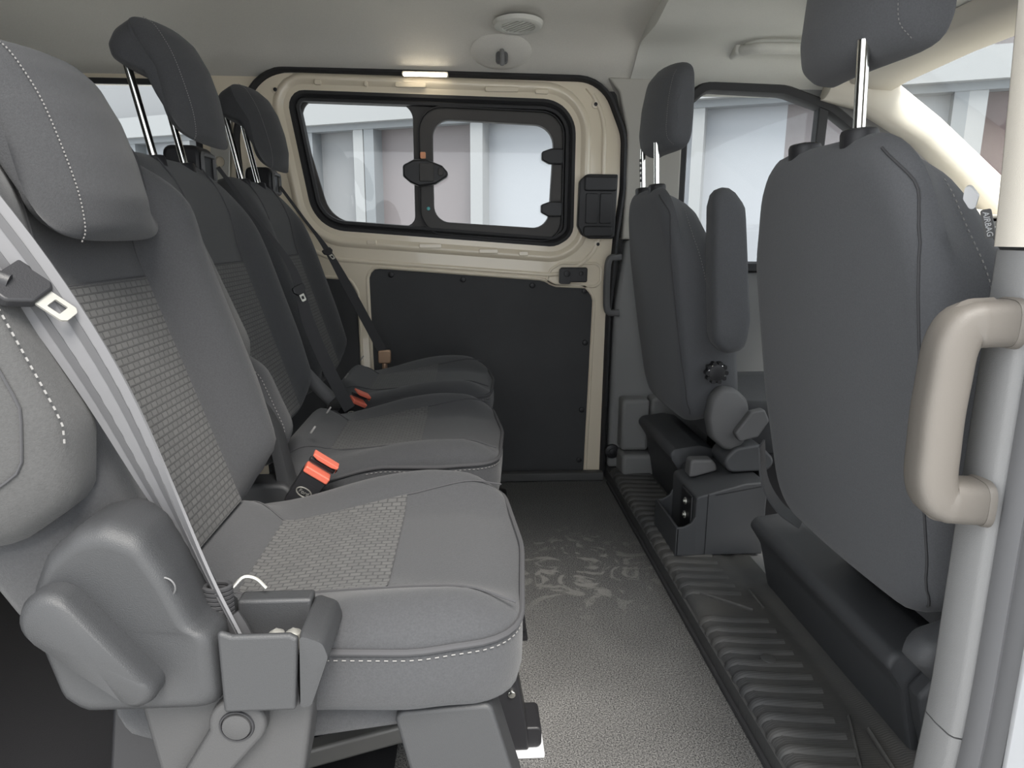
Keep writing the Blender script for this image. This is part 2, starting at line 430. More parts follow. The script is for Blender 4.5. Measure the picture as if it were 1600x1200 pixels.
# far rear quarter with a side window
W2 = rpoly([(-1.35, .86), (-.80, .86), (-.80, 1.232), (-1.35, 1.232)], .04)
bm = new_bm(); plate(bm, [(-2.4, -.02), (-.60, -.02), (-.60, 1.30), (-2.4, 1.30)], [W2], 2.215, .06)
struct(obj('wall_left', bm, CREAM, smooth=False, bevel=.004))
wn = struct(thing('window_2', (-1.04, 2.24, .86)), 'side window behind the rear headrests', 'window')
bm = new_bm(); sweep2d(bm, resample(W2, 80), [(-.008, -.01), (.008, -.01), (.008, .0), (-.008, 0)], base=2.215); obj('seal', bm, RUB, wn)
bm = new_bm(); prism(bm, W2, 'y', 2.243, 2.247); obj('pane', bm, GLASS, wn, smooth=False)
# galvanised post with round holes between the rear window and the sliding door
hole = lambda x, z, r: [(x+r*math.cos(-k*math.pi/8), z+r*math.sin(-k*math.pi/8)) for k in range(16)]
bm = new_bm(); plate(bm, [(-.79, .84), (-.728, .84), (-.696, 1.145), (-.752, 1.145)], [hole(-.727, 1.118, .007), hole(-.742, 1.01, .015), hole(-.757, .90, .008)], 2.195, .0199)
tag(obj('steel_bracket', bm, STEEL, smooth=False, bevel=.002), 'bare steel post with round holes behind the far rear headrest', 'bracket')

# ------------------------------------------------------------------ sliding door
d1 = struct(thing('door_1', (-.08, 2.2, 0)), 'cream painted sliding door with a window, dark lining panels and handle covers', 'door')
DO = rpoly([(-.64, .012), (.434, .012), (.437, .543), (.452, .80), (.468, .94), (.466, 1.10), (.40, 1.252), (-.60, 1.262), (-.68, 1.10), (-.66, .60)], [.01, .01, .1, .2, .1, .13, .11, .12, .2, .1], 8)
WO = rpoly([(-.47, .818), (.27, .768), (.325, .80), (.325, 1.20), (-.505, 1.214), (-.53, 1.18)], [.11, .06, .06, .10, .06, .08], 8)
PN = rpoly([(-.305, .014), (.382, .014), (.396, .61), (.365, .644), (.27, .644), (.232, .662), (-.30, .699), (-.315, .67)], [.003, .003, .05, .04, .02, .02, .04, .03], 6)
PR = rpoly([(-.62, .014), (-.345, .014), (-.352, .62), (-.375, .663), (-.62, .675)], [.003, .003, .04, .03, .003], 6)
bm = new_bm(); plate(bm, DO, [WO, PN, PR], 2.20, .045)
obj('door_skin', bm, CREAM, d1, smooth=False, bevel=.006)
# raised swage and dished flange round the window, beads round the lining openings
bm = new_bm()
WOr = resample(WO, 160)
sweep2d(bm, WOr, [(-.004, .02), (.004, .004), (.022, -.001), (.030, -.010), (.040, -.010), (.052, .002), (.06, .02)], base=2.20)
obj('window_swage', bm, CREAM, d1, angle=70)
bm = new_bm(); sweep2d(bm, WOr, [(.080, .004), (.086, -.005), (.094, -.005), (.100, .004)], base=2.20)
bmesh.ops.delete(bm, geom=[v for v in bm.verts if not (-.62 < v.co.x < .43 and v.co.z < 1.24)], context='VERTS')
obj('outer_swage', bm, CREAM, d1, angle=70)
for nm, ol in (('panel_bead', PN), ('rear_panel_bead', PR)):
    bm = new_bm(); sweep2d(bm, resample(ol, 160), [(-.002, .003), (.002, -.004), (.007, -.004), (.011, .003)], base=2.20); obj(nm, bm, CREAM, d1, angle=70)
bm = new_bm(); prism(bm, rpoly([(-.33, .012), (.39, .012), (.402, .63), (.36, .655), (.235, .675), (-.30, .71), (-.33, .67)], .01), 'y', 2.208, 2.214)
lp = obj('lining_panel', bm, HARD, d1, smooth=False)
for x, z in ((-.245, .678), (-.02, .663), (.20, .645), (.368, .628), (-.29, .44), (.375, .46), (.37, .235), (.365, .06), (-.285, .2)):
    bm = new_bm(); disc(bm, (x, 2.208, z), (0, -1, 0), .009, .006, 16, .002); obj('rivet', bm, PLAB, lp)
bm = new_bm(); prism(bm, [(-.64, .012), (-.34, .012), (-.34, .68), (-.64, .69)], 'y', 2.208, 2.214); obj('rear_lining_panel', bm, HARD, d1, smooth=False)
for x, z in ((-.565, 1.215), (.385, 1.19), (.405, .775)):
    bm = new_bm(); disc(bm, (x, 2.2, z), (0, -1, 0), .012, .003, 20, .0); ds = obj('plug_washer', bm, CREAM, d1)
    bm = new_bm(); disc(bm, (x, 2.1968, z), (0, -1, 0), .0055, .002, 16, .001); obj('screw', bm, PLAB, ds)
# pressed lugs in the flange above and below the window
for x, z, l in ((-.44, 1.236, .02), (-.30, 1.234, .012), (-.17, 1.233, .09), (.10, 1.226, .10), (.22, 1.222, .04), (-.30, .778, .03), (-.12, .767, .07), (.06, .752, .06), (.17, .745, .03)):
    bm = new_bm(); rbox(bm, x-l/2, x+l/2, 2.186, 2.2, z-.007, z+.007, .005); obj('pressed_lug', bm, CREAM, d1, bevel=.002)
# recess pressing for the lower latch
bm = new_bm(); sweep2d(bm, resample(rpoly([(.245, .662), (.275, .65), (.40, .645), (.415, .66), (.415, .70), (.40, .712), (.29, .712), (.262, .695)], .012), 60), [(-.003, .003), (.001, -.004), (.006, -.004), (.01, .003)], base=2.20)
obj('latch_recess_bead', bm, CREAM, d1, angle=70)
# exterior handle housing (upper) and striker (lower)
bm = new_bm(); prism(bm, rpoly([(.350, .802), (.375, .792), (.445, .792), (.452, .80), (.456, .985), (.36, .985), (.338, .965), (.335, .83)], [.02, .012, .006, .004, .004, .02, .02, .02]), 'y', 2.170, 2.2)
hc = obj('handle_cover', bm, PLAB, d1, bevel=.005)
bm = new_bm(); rbox(bm, .352, .452, 2.158, 2.172, .935, .978, .008); rbox(bm, .352, .442, 2.158, 2.172, .798, .83, .008); obj('cover_rib', bm, PLAB, hc, bevel=.004)
bm = new_bm(); rbox(bm, .358, .395, 2.165, 2.172, .838, .928, .005); rbox(bm, .402, .438, 2.165, 2.172, .838, .928, .005); obj('cover_recess_lip', bm, PLAB, hc, bevel=.002)
bm = new_bm(); rbox(bm, .287, .372, 2.182, 2.2, .657, .703, .006)
st = obj('latch_striker', bm, PLAB, d1, bevel=.003)
bm = new_bm(); rbox(bm, .282, .318, 2.174, 2.184, .652, .700, .006); disc(bm, (.306, 2.174, .684), (0, -1, 0), .010, .004); disc(bm, (.352, 2.182, .684), (0, -1, 0), .007, .003); obj('latch_cap', bm, PLAB, st, bevel=.002)

# black seal round the door opening
bm = new_bm(); sweep2d(bm, resample(DO, 220), [(.002, .0), (.002, -.014), (.008, -.02), (.016, -.016), (.02, .0), (.02, .03), (.002, .03)], base=2.20)
struct(obj('trim_2', bm, RUB, angle=60), 'black rubber seal around the cream sliding door', 'seal')

# ------------------------------------------------------------------ sliding window in the door
w1 = struct(thing('window_1', (-.1, 2.22, .77)), 'two-pane sliding window in the cream door', 'window')
bm = new_bm(); sweep2d(bm, WOr, [(.004, -.002), (.002, -.012), (-.008, -.014), (-.014, -.004), (-.020, -.012), (-.028, -.010), (-.030, .02), (.004, .02)], base=2.212)
obj('seal', bm, RUB, w1, angle=55)
# black frame plate with a fixed-pane opening and a sliding-pane opening
FX = rpoly([(-.425, .842), (-.168, .826), (-.168, 1.186), (-.482, 1.190), (-.502, 1.14)], [.09, .03, .045, .04, .1], 8)
SL = rpoly([(-.150, .808), (.288, .782), (.290, 1.165), (-.150, 1.178)], [.07, .06, .07, .07], 8)
SG = rpoly([(-.108, .842), (.248, .822), (.262, 1.128), (-.108, 1.142)], [.05, .05, .06, .05], 8)
WI = [(V(p)-V((-.1, .99)))*.985+V((-.1, .99)) for p in WO]
bm = new_bm(); plate(bm, WI, [FX, SG], 2.222, .012); obj('frame_plate', bm, FRAME, w1, smooth=False, bevel=.003)
bm = new_bm(); plate(bm, SL, [SG], 2.206, .016)
sf = obj('sliding_frame', bm, FRAME, w1, smooth=False, bevel=.005)
bm = new_bm(); sweep2d(bm, resample(SL, 120), [(-.002, 0), (.0, -.004), (.003, -.004), (.004, .016), (-.002, .016)], base=2.206); obj('frame_lip', bm, RUB, sf)
bm = new_bm(); prism(bm, [(V(p)-V((-.32, 1.0)))*1.02+V((-.32, 1.0)) for p in FX], 'y', 2.236, 2.240); obj('fixed_pane', bm, GLASS, w1, smooth=False)
bm = new_bm(); prism(bm, [(V(p)-V((.07, .98)))*1.02+V((.07, .98)) for p in SG], 'y', 2.2225, 2.2255); obj('sliding_pane', bm, GLASS, w1, smooth=False)
# two-sided catch
bm = new_bm(); prism(bm, rpoly([(-.178, .955), (-.15, .943), (-.10, .95), (-.065, .972), (-.062, .985), (-.08, 1.005), (-.125, 1.022), (-.165, 1.022), (-.198, 1.005), (-.198, .972)], .012), 'y', 2.170, 2.204)
la = obj('catch', bm, PLAB, w1, bevel=.006)
bm = new_bm(); rbox(bm, -.148, -.105, 2.164, 2.172, .958, 1.010, .004); rbox(bm, -.092, -.076, 2.164, 2.172, .975, .998, .005); obj('catch_tab', bm, FRAME, la, bevel=.002)
bm = new_bm(); rbox(bm, -.146, -.130, 2.2, 2.208, 1.027, 1.046, .003); obj('orange_tag', bm, ORANGE, la)
bm = new_bm(); disc(bm, (-.125, 2.206, .880), (0, -1, 0), .0055, .002, 16); obj('teal_button', bm, TEAL, w1)
for z in (1.038, .882):
    bm = new_bm(); prism(bm, rpoly([(.222, z-.012), (.245, z-.024), (.288, z-.024), (.288, z+.022), (.250, z+.022), (.222, z+.012)], .008), 'y', 2.186, 2.208); obj('stop_clip', bm, PLAB, w1, bevel=.004)

# ------------------------------------------------------------------ B pillar on the far side
bm = new_bm()
pts_up = [(.480, .79), (.56, .79), (.655, .79), (.655, 1.262), (.42, 1.266), (.455, 1.225), (.484, 1.11), (.486, .94)]
prism(bm, rpoly(pts_up, [0, 0, 0, 0, .0, .02, .05, .05]), 'y', 2.19, 2.24)
bp = struct(obj('trim_3', bm, mat('pillar_grey_trim', (.40, .385, .35), .7, bump=.15, bscale=900, spec=.3), bevel=.006), 'light grey upper pillar trim beside the sliding door', 'trim')
bm = new_bm(); prism(bm, [(.458, .04), (.56, .04), (.66, .04), (.66, .788), (.490, .788), (.462, .56)], 'y', 2.178, 2.24)
struct(obj('trim_4', bm, TRIMG, bevel=.012), 'dark grey lower pillar trim beside the sliding door', 'trim')
bm = new_bm(); box(bm, .42, .662, 2.246, 2.28, .0, 1.3); struct(obj('wall_left_pillar', bm, TRIMD, smooth=False), 'body pillar behind the far trims', 'pillar')
# lower pillar foot box in two steps
ft = struct(thing('trim_5', (.6, 2.16, .036)), 'grey moulded foot trim beneath the far pillar', 'trim')
bm = new_bm(); box(bm, .485, .575, 2.11, 2.178, .12, .29); obj('upper_box', bm, TRIMG, ft, bevel=.012)
bm = new_bm(); box(bm, .578, .80, 2.11, 2.178, .12, .295); obj('front_box', bm, TRIMG, ft, bevel=.012)
bm = new_bm(); box(bm, .485, .80, 2.08, 2.178, .036, .115); obj('lower_step', bm, TRIMG, ft, bevel=.012)
bm = new_bm(); disc(bm, (.470, 2.178, .10), (0, -1, 0), .024, .012, 24, .003); disc(bm, (.470, 2.166, .10), (0, -1, 0), .012, .006)
tag(obj('pillar_plug', bm, PLAB), 'round black plug at the foot of the far pillar', 'plug')

def grab_handle(name, label, top, bot, out, m, r, m2=None):
    """bow-shaped grab handle between two feet: out is the reach vector"""
    top, bot, out = V(top), V(bot), V(out); up = (top-bot).normalized()
    t = thing(name, (top+bot)/2-V((0, 0, (top-bot).length/2)), label, 'grab handle')
    path = smooth_path([top, top+out*.5-up*.001, top+out*.82-up*.004, top+out*.985-up*.022, top+out*1.02-up*.052, (top+bot)/2+out*1.04, bot+out*1.02+up*.052, bot+out*.985+up*.022, bot+out*.82+up*.004, bot+out*.5+up*.001, bot], 48)
    path = [p for p in path]
    b = new_bm(); tube(b, path, [r*(1.06 if (k < 8 or k > 39) else 1) for k in range(48)], 24, sq=.62)
    obj('grip', b, m, t)
    for p in (top, bot):
        b = new_bm(); q = [p+out*f for f in (-.02, .05, .10)]; tube(b, q, [r*1.16, r*1.14, r*1.09], 24, sq=.62); obj('foot', b, m2 or m, t)
    for s_, e in ((3, 14), (34, 45)):
        sd = up if s_ == 3 else -up
        b = new_bm(); tube(b, [path[k]+sd*(r*.66) for k in range(s_, e)], r*.5, 8); obj('cover_cap', b, m2 or m, t)
    return t
grab_handle('grab_handle', 'dark grey grab handle on the far pillar beside the sliding door', (.470, 2.165, .736), (.470, 2.165, .562), (-.040, -.012, 0), PLAM, .0095)

# ------------------------------------------------------------------ far front door and its window
W3 = rpoly([(.655, .70), (1.50, .70), (1.545, .92), (1.27, 1.10), (1.12, 1.20), (.97, 1.247), (.72, 1.254), (.655, 1.20)], [.05, .05, .03, .2, .1, .1, .06, .06], 8)
bm = new_bm(); plate(bm, [(.60, .0), (2.1, .0), (2.1, .66), (1.40, 1.18), (1.18, 1.30), (.60, 1.30)], [W3], 2.215, .05)
d2 = struct(obj('door_2', bm, TRIMG, smooth=False, bevel=.005), 'far front door beyond the passenger seat', 'door')
w3 = struct(thing('window_3', (1.0, 2.22, .70)), 'front side window behind the passenger headrest', 'window')
bm = new_bm(); sweep2d(bm, resample(W3, 140), [(.012, -.012), (.006, -.022), (-.016, -.022), (-.022, -.010), (-.022, .02), (.012, .02)], base=2.218); obj('seal', bm, RUB, w3, angle=55)
bm = new_bm(); prism(bm, [(1.072, .70), (1.104, .70), (1.115, 1.21), (1.083, 1.215)], 'y', 2.2, 2.235); obj('division_bar', bm, RUB, w3, bevel=.004)
bm = new_bm(); prism(bm, W3, 'y', 2.238, 2.242); obj('pane', bm, GLASS, w3, smooth=False)

# windscreen pillar, header and screen
def slab_path(path, prof_u, prof_v):
    return None
ap = struct(thing('trim_6', (1.5, 2.1, .8)), 'pale windscreen pillar trim at the far corner', 'trim')
bm = new_bm(); rings = []
for (x, y, z), wd in (((1.10, 2.17, 1.285), .075), ((1.22, 2.15, 1.235), .062), ((1.40, 2.13, 1.118), .05), ((1.58, 2.12, .975), .05), ((1.80, 2.11, .80), .052)):
    c = V((x, y, z)); u = V((.62, 0, .78)) if x > 1.15 else V((.25, 0, .97)); n = V((0, -1, 0))
    prof = [(-1, .6), (-1, 0), (-.8, -.3), (-.2, -.45), (.5, -.35), (.95, -.05), (1.0, .35), (.9, .6)]
    rings.append([c+u*(a*wd)-n*(b*.06) for a, b in prof])
loft(bm, rings, capflat=True); obj('pillar_cover', bm, TRIML, ap, angle=60)
bm = new_bm(); rings = []
for y, dx, dz in ((2.16, .0, -.015), (2.05, .0, 0), (1.8, .01, .02), (1.4, .02, .03), (1.0, .01, .02), (.7, .0, 0)):
    rings.append([V((x+dx, y, z+dz)) for x, z in ((1.12, 1.30), (1.14, 1.262), (1.20, 1.243), (1.262, 1.240), (1.30, 1.262), (1.26, 1.32))])
loft(bm, rings, capflat=True); obj('header', bm, TRIML, ap, angle=60)
bm = new_bm(); rings = []
for y, dx in ((2.12, 0), (1.8, .06), (1.4, .09), (1.0, .06), (.68, 0)):
    rings.append([V((1.265+dx*.3, y, 1.262+.02*(dx > 0))), V((2.0+dx, y, .74)), V((2.004+dx, y, .742)), V((1.269+dx*.3, y, 1.264+.02*(dx > 0)))])
loft(bm, rings, capflat=True)
struct(obj('window_4', bm, GLASS, smooth=False), 'windscreen beyond the front seats', 'window')
dsh = thing('dashboard', (1.7, 1.4, .5), 'dark dashboard with a pale top and thin bright strip beyond the driver seat', 'dashboard')
bm = new_bm(); prism(bm, rpoly([(1.42, .40), (2.0, .40), (2.0, .80), (1.52, .853), (1.40, .845), (1.36, .80)], [.02, .02, .02, .03, .015, .03]), 'y', .72, 2.15); obj('fascia', bm, TRIMD, dsh, bevel=.006)
bm = new_bm(); prism(bm, rpoly([(1.405, .852), (1.52, .857), (1.98, .806), (1.98, .812), (1.52, .868), (1.41, .862)], .004), 'y', .74, 2.14); obj('top_pad', bm, TRIML, dsh)
bm = new_bm(); tube(bm, [(1.385, .75, .828), (1.385, 2.14, .828)], .004, 8); obj('bright_strip', bm, CHROME, dsh)
bm = new_bm(); disc(bm, (1.47, 2.0, .862), (0, 0, 1), .05, .018, 24, .006); obj('speaker_grille', bm, TRIML, dsh)

# near front door lining, mostly behind the near pillar
bm = new_bm(); box(bm, .68, 1.9, .44, .50, .0, .80); struct(obj('door_3', bm, TRIMD, bevel=.01), 'near front door lining beside the driver seat', 'door')

# ------------------------------------------------------------------ near B pillar
def pillar_piece(name, z0, z1, m, label, xo=0):
    b = new_bm(); rings = []
    n = 12
    for k in range(n+1):
        z = z0+(z1-z0)*k/n
        yi = .604 + .03*max(0, (z-.8)/.4) + .014*max(0, (.35-z)/.2)
        xx = .472+xo
        rings.append([V((xx+.16, yi+.010, z)), V((xx+.010, yi+.004, z)), V((xx+.003, yi+.002, z)), V((xx, yi-.003, z)), V((xx-.001, yi-.02, z)), V((xx+.0005, yi-.037, z)), V((xx+.003, yi-.041, z)), V((xx+.012, yi-.045, z)), V((xx+.16, yi-.050, z))])
    loft(b, rings, capflat=True)
    return struct(obj(name, b, m, angle=50), label, 'trim')
pillar_piece('trim_7', .793, 1.30, TRIML, 'cream upper trim of the near pillar beside the driver seat', -.003)
TRIMN = mat('near_pillar_trim', (.20, .20, .20), .6, bump=.2, bscale=900, spec=.35)
pillar_piece('trim_8', .318, .79, TRIMN, 'grey lower trim of the near pillar carrying the taupe handle')
pillar_piece('trim_9', .03, .316, TRIMN, 'grey foot trim at the bottom of the near pillar', .0)
bm = new_bm()
for k, (y, r) in enumerate(((.547, .013), (.527, .012))):
    tube(bm, [(.482+.004*k, y+.03*max(0, (z-.8)/.4)+.012*max(0, (.35-z)/.2), z) for z in [.03+i*.06 for i in range(22)]], .004, 10, ry=r)
struct(obj('trim_10', bm, mat('grey_seal_rubber', (.15, .15, .155), .6)), 'grey door seal down the near pillar', 'seal')
bm = new_bm(); box(bm, .474, .62, .432, .512, -.1, 1.3); struct(obj('wall_pillar', bm, WHITE, bevel=.012), 'white painted outer face of the near pillar', 'pillar')
grab_handle('grab_handle', 'taupe grab handle on the near pillar beside the driver seat', (.472, .574, .728), (.472, .576, .562), (-.049, .004, 0), PLAL, .0195)

# ================================================================== CEILING FITTINGS
def ellipse(cx, cy, a, b, n=40): return [(cx+a*math.cos(2*math.pi*k/n), cy+b*math.sin(2*math.pi*k/n)) for k in range(n)]
vt = thing('air_vent', (.135, 2.0, 1.345), 'oval slatted air vent in the headliner above the sliding door', 'air vent')
TV = Matrix.Translation(V((.135, 2.005, 1.354))) @ Matrix.Rotation(R(-3), 4, 'X')
bm = new_bm(); sweep2d(bm, ellipse(0, 0, .056, .056), [(-.012, .0), (-.010, -.008), (.0, -.010), (.008, -.006), (.012, .004), (-.012, .004)], 'z'); bm.transform(TV); obj('bezel', bm, HEADF, vt)
bm = new_bm(); disc(bm, (0, 0, .006), (0, 0, -1), .05, .004, 32); bm.transform(TV); obj('backing', bm, TRIMD, vt)
for k in range(7):
    x = -.036+k*.012; l = math.sqrt(max(0, .046**2-x*x))
    bm = new_bm(); b2 = [(x-.003, -l), (x+.003, -l), (x+.003, l), (x-.003, l)]
    prism(bm, b2, 'z', -.007, .0); bm.transform(TV @ Matrix.Rotation(R(40), 4, 'Z')); obj('slat', bm, HEADF, vt, smooth=False)
ch = thing('coat_hook', (.095, 2.13, 1.265), 'small grey coat hook on a headliner boss above the sliding window', 'coat hook')
bm = new_bm()
rings = []
for e, h in ((1, .004), (.92, .007), (.8, .010), (.55, .012)):
    rings.append([V((.095+e*.088*x, 2.125-e*.056*z-.42*h, 1.317+e*.036*z-.9*h)) for x, z in ellipse(0, 0, 1, 1, 32)])
loft(bm, rings, c1=(.095, 2.12, 1.3055)); obj('boss', bm, HEAD, ch, angle=80)
bm = new_bm(); rbox(bm, .078, .112, 2.076, 2.094, 1.272, 1.304, .009); obj('hook_base', bm, PLAM, ch, bevel=.004)
bm = new_bm(); tube(bm, smooth_path([(.095, 2.08, 1.305), (.095, 2.062, 1.295), (.095, 2.06, 1.275), (.095, 2.068, 1.268)], 12), .007, 10); obj('hook', bm, TRIMG, ch)
lm = thing('interior_lamp', (-.125, 2.17, 1.25), 'glowing slim lamp strip above the sliding door window', 'lamp')
bm = new_bm(); rbox(bm, -.192, -.058, 2.162, 2.196, 1.2535, 1.266, .004); obj('housing', bm, TRIML, lm, bevel=.002)
bm = new_bm(); rbox(bm, -.188, -.062, 2.158, 2.164, 1.2515, 1.2595, .003); obj('lens', bm, LED, lm)
t = thing('grab_handle', (.88, 2.1, 1.30), 'pale ceiling grab handle above the front side window', 'grab handle')
bm = new_bm(); tube(bm, smooth_path([(.775, 2.09, 1.322), (.785, 2.055, 1.316), (.815, 2.025, 1.314), (.90, 2.02, 1.314), (1.0, 2.025, 1.312), (1.03, 2.055, 1.314), (1.045, 2.09, 1.32)], 30), .015, 12, ry=.013); obj('grip', bm, HEADF, t)
for x, z in ((.775, 1.322), (1.045, 1.32)):
    bm = new_bm(); rbox(bm, x-.016, x+.016, 2.07, 2.13, z-.016, z+.016, .01); obj('foot', bm, HEADF, t, bevel=.004)
bm = new_bm(); rbox(bm, .86, 1.20, 1.30, 1.78, 1.325, 1.343, .006, 'z'); tag(obj('sun_visor', bm, HEADF, bevel=.006), 'pale folded sun visor under the front headliner', 'sun visor')

# ================================================================== REAR SEATS
A = R(17.6); CA, SA = math.cos(A), math.sin(A)
def rear_seat(yc, dX, lift, label, near=False, group=None):
    root = thing('passenger_seat', (-.13, yc, 0), label, 'seat', group)
    def W(s, t, n): return V((-.31+dX-SA*t+CA*n, yc+s, .495+CA*t+SA*n))
    bol = .052 if near else .030
    bt = .06 if near else 0
    def nf(s, t):
        b = sstep(.088, .160, abs(s))*sstep(-.06, .02, t)*(1-sstep(.27+bt, .43+bt*.5, t))
        return bol*b*(.45 if near and s < 0 else 1) - .012*sstep(.36, .47, t) + .01*sstep(.28, .36, t)*(1-sstep(.40, .47, t))
    # ---- backrest
    OB = resample(rpoly([(-.185, -.055), (.185, -.055), (.216, .08), (.216, .33), (.160, .462), (-.160, .462), (-.216, .33), (-.216, .08)], [.06, .06, .1, .12, .07, .07, .12, .1]), 96)
    c = V((0, .2)); rings = []
    E1 = [.04, .15, .3, .42, .5, .57, .63, .69, .75, .80, .85, .89, .93, .965, .985, 1.0]
    ne = -.035
    for e in E1:
        r = []
        for p in OB:
            q = c+(p-c)*e; k = math.sqrt(max(0, 1-(max(0, e-.80)/.20)**2))
            r.append(W(q.x, q.y, ne+(nf(q.x, q.y)-ne)*k))
        rings.append(r)
    for e, n in ((1.0, -.06), (.985, -.085), (.95, -.098), (.85, -.102), (.5, -.102), (.1, -.102)):
        rings.append([W(*(c+(p-c)*e), n) for p in OB])
    bm = new_bm(); loft(bm, rings, c0=W(0, .2, nf(0, .2)), c1=W(0, .2, -.102))
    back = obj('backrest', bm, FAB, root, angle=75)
    # woven insert
    def patch(name, fn, us, vs, parent, flip=False):
        b = new_bm(); uvl = b.loops.layers.uv.new('UVMap'); g = [[b.verts.new(fn(u, v)) for u in us] for v in vs]
        dist = {}
        for j, v in enumerate(vs):
            for i, u in enumerate(us): dist[g[j][i]] = (u*.5 if not flip else v, v if not flip else u)
        for j in range(len(vs)-1):
            for i in range(len(us)-1):
                f = b.faces.new((g[j][i], g[j][i+1], g[j+1][i+1], g[j+1][i]))
                for l in f.loops: l[uvl].uv = dist[l.vert]
        return obj(name, b, INS, parent, angle=80)
    us = [(-.100 if near else -.092)+(.192 if near else .184)*i/24 for i in range(25)]; vs = [-.035+.30*i/40 for i in range(41)]
    b = new_bm(); uvl = b.loops.layers.uv.new('UVMap')
    g = [[b.verts.new(W(u, v, nf(u, v)+.0022)) for u in us] for v in vs]
    for j in range(40):
        for i in range(24):
            f = b.faces.new((g[j][i], g[j][i+1], g[j+1][i+1], g[j+1][i]))
            for l, (uu, vv) in zip(f.loops, ((us[i], vs[j]), (us[i+1], vs[j]), (us[i+1], vs[j+1]), (us[i], vs[j+1]))): l[uvl].uv = (uu+1, vv+1)
    obj('woven_insert', b, INS, back, angle=80)
    # seams running up from the insert and across
    for s in (-1, 1):
        bm = new_bm(); sx = (.101 if near and s < 0 else .093); tube(bm, [W(s*sx, t, nf(s*sx, t)+.0008) for t in [-.035+.03*i for i in range(17)]], .0014, 6); obj('seam', bm, PIPE, back)
    bm = new_bm(); tube(bm, [W(s, .266, nf(s, .266)+.0012) for s in [-.092+.0184*i for i in range(11)]], .0014, 6); obj('cross_seam', bm, PIPE, back)
    # ---- stitched side pads
    for sd in ((-1, 1) if near else ((-1,) if yc < 1.5 else ())):
        if near: OW = resample(rpoly([(.036, .30), (.046, .15), (.018, .088), (-.035, .072), (-.10, .08), (-.115, .25), (-.10, .42), (-.02, .43)], [.06, .035, .03, .05, .03, .06, .04, .04]), 60)
        else: OW = resample(rpoly([(.060, .085), (.066, -.02), (.03, -.06), (-.05, -.06), (-.10, .0), (-.10, .11), (.03, .125)], [.05, .04, .03, .03, .03, .03, .03]), 60)
        cw = V((-.035, .25)) if near else V((-.02, .03)); rings = []; po_ = .0 if near else -.018
        for e, o in ((.1, .0), (.6, .0), (.82, -.002), (.93, -.008), (1.0, -.020), (1.0, -.05), (.9, -.07)):
            rings.append([W(sd*(.243+po_+o), (cw+(p-cw)*e).y, (cw+(p-cw)*e).x) for p in OW])
        bm = new_bm(); loft(bm, rings, c0=W(sd*(.243+po_), cw.y, cw.x), c1=W(sd*.17, cw.y, cw.x))
        pad = obj('side_pad', bm, FABR if near else FAB, root, angle=80)
        st_ = OW[50:]+OW[:13] if near else OW[52:]+OW[:20]
        if sd < 0:
            bm = new_bm(); stitches(bm, [W(sd*(.2345+po_), (cw+(p-cw)*.975).y, (cw+(p-cw)*.975).x) for p in st_], 46, r=.0008 if near else .0006); obj('stitching', bm, STITCH, pad)
        bm = new_bm(); tube(bm, [W(sd*(.2428+po_), (cw+(p-cw)*.74).y, (cw+(p-cw)*.74).x) for p in OW[:22]], .0011, 6); obj('seam', bm, PIPE, pad)
    # ---- headrest
    px = [(-.553, 1.085), (-.540, 1.108), (-.512, 1.126), (-.483, 1.128), (-.458, 1.108), (-.438, 1.072), (-.425, 1.03), (-.420, .99), (-.427, .958), (-.443, .945), (-.460, .955), (-.472, .998), (-.488, 1.028), (-.506, 1.042), (-.528, 1.050), (-.549, 1.064)]
    HP = resample([(a, 0, b) for a, b in px], 64)
    sh = W(0, 0, 0)-V((-.31-.042, yc, .495)) + V((-.19*lift, 0, .98*lift))
    cx = V((-.468, 0, 1.045)); rings = []
    def fwd(d): return max(0, min(1, (d.x*.95+d.z*.35+.01)/.045))
    for y, e in ((-.124, .50), (-.1225, .68), (-.117, .81), (-.107, .895), (-.092, .95), (-.07, .985), (-.035, 1.0), (0, 1.0), (.035, 1.0), (.07, .985), (.092, .95), (.107, .895), (.117, .81), (.1225, .68), (.124, .50)):
        r = []
        for p in HP:
            d = (p-cx)*e; q = cx+d; q.x -= 4.2*y*y*fwd(d)
            r.append(q+sh+V((0, yc+y, 0)))
        rings.append(r)
    bm = new_bm(); loft(bm, rings, c0=cx+sh+V((0, yc-.124, 0)), c1=cx+sh+V((0, yc+.124, 0)))
    hr = obj('headrest', bm, FAB, root, angle=80, sub=1)
    for sd in (-1,):
        P = []
        for a, z in ((-.495, 1.1285), (-.470, 1.119), (-.452, 1.10), (-.438, 1.072), (-.425, 1.03), (-.420, .99), (-.427, .958), (-.440, .9455)):
            d = (V((a, 0, z))-cx)*.982; P.append(cx+d+V((-4.2*.074**2*fwd(d), yc+sd*.074, 0))+sh+d.normalized()*.001)
        P = smooth_path(P, 40)
        bm = new_bm(); stitches(bm, P, 56, r=.0007 if near else .0005); obj('stitching', bm, STITCH, hr)
    for sd in (-1, 1):
        bx = V((-.510+.042+dX, yc+sd*.062, .915)); d = V((-.19, 0, .98))
        bm = new_bm(); tube(bm, [bx-d*.03, bx+d*(.165+lift)], .0062, 14); obj('headrest_post', bm, CHROME, root)
        bm = new_bm(); disc(bm, bx-d*.022, d, .017, .030, 20, .001); obj('post_guide', bm, PLAB, root)
    # ---- cushion
    OC = resample(rpoly([(-.335, -.200), (-.05, -.218), (.045, -.195), (.060, 0), (.045, .195), (-.05, .218), (-.335, .200)], [.04, .1, .085, .3, .085, .1, .04]), 110)
    cc = V((-.13, 0))
    def zpf(x): return .404+.034*sstep(-.29, -.13, x)-.004*sstep(-.02, .06, x)
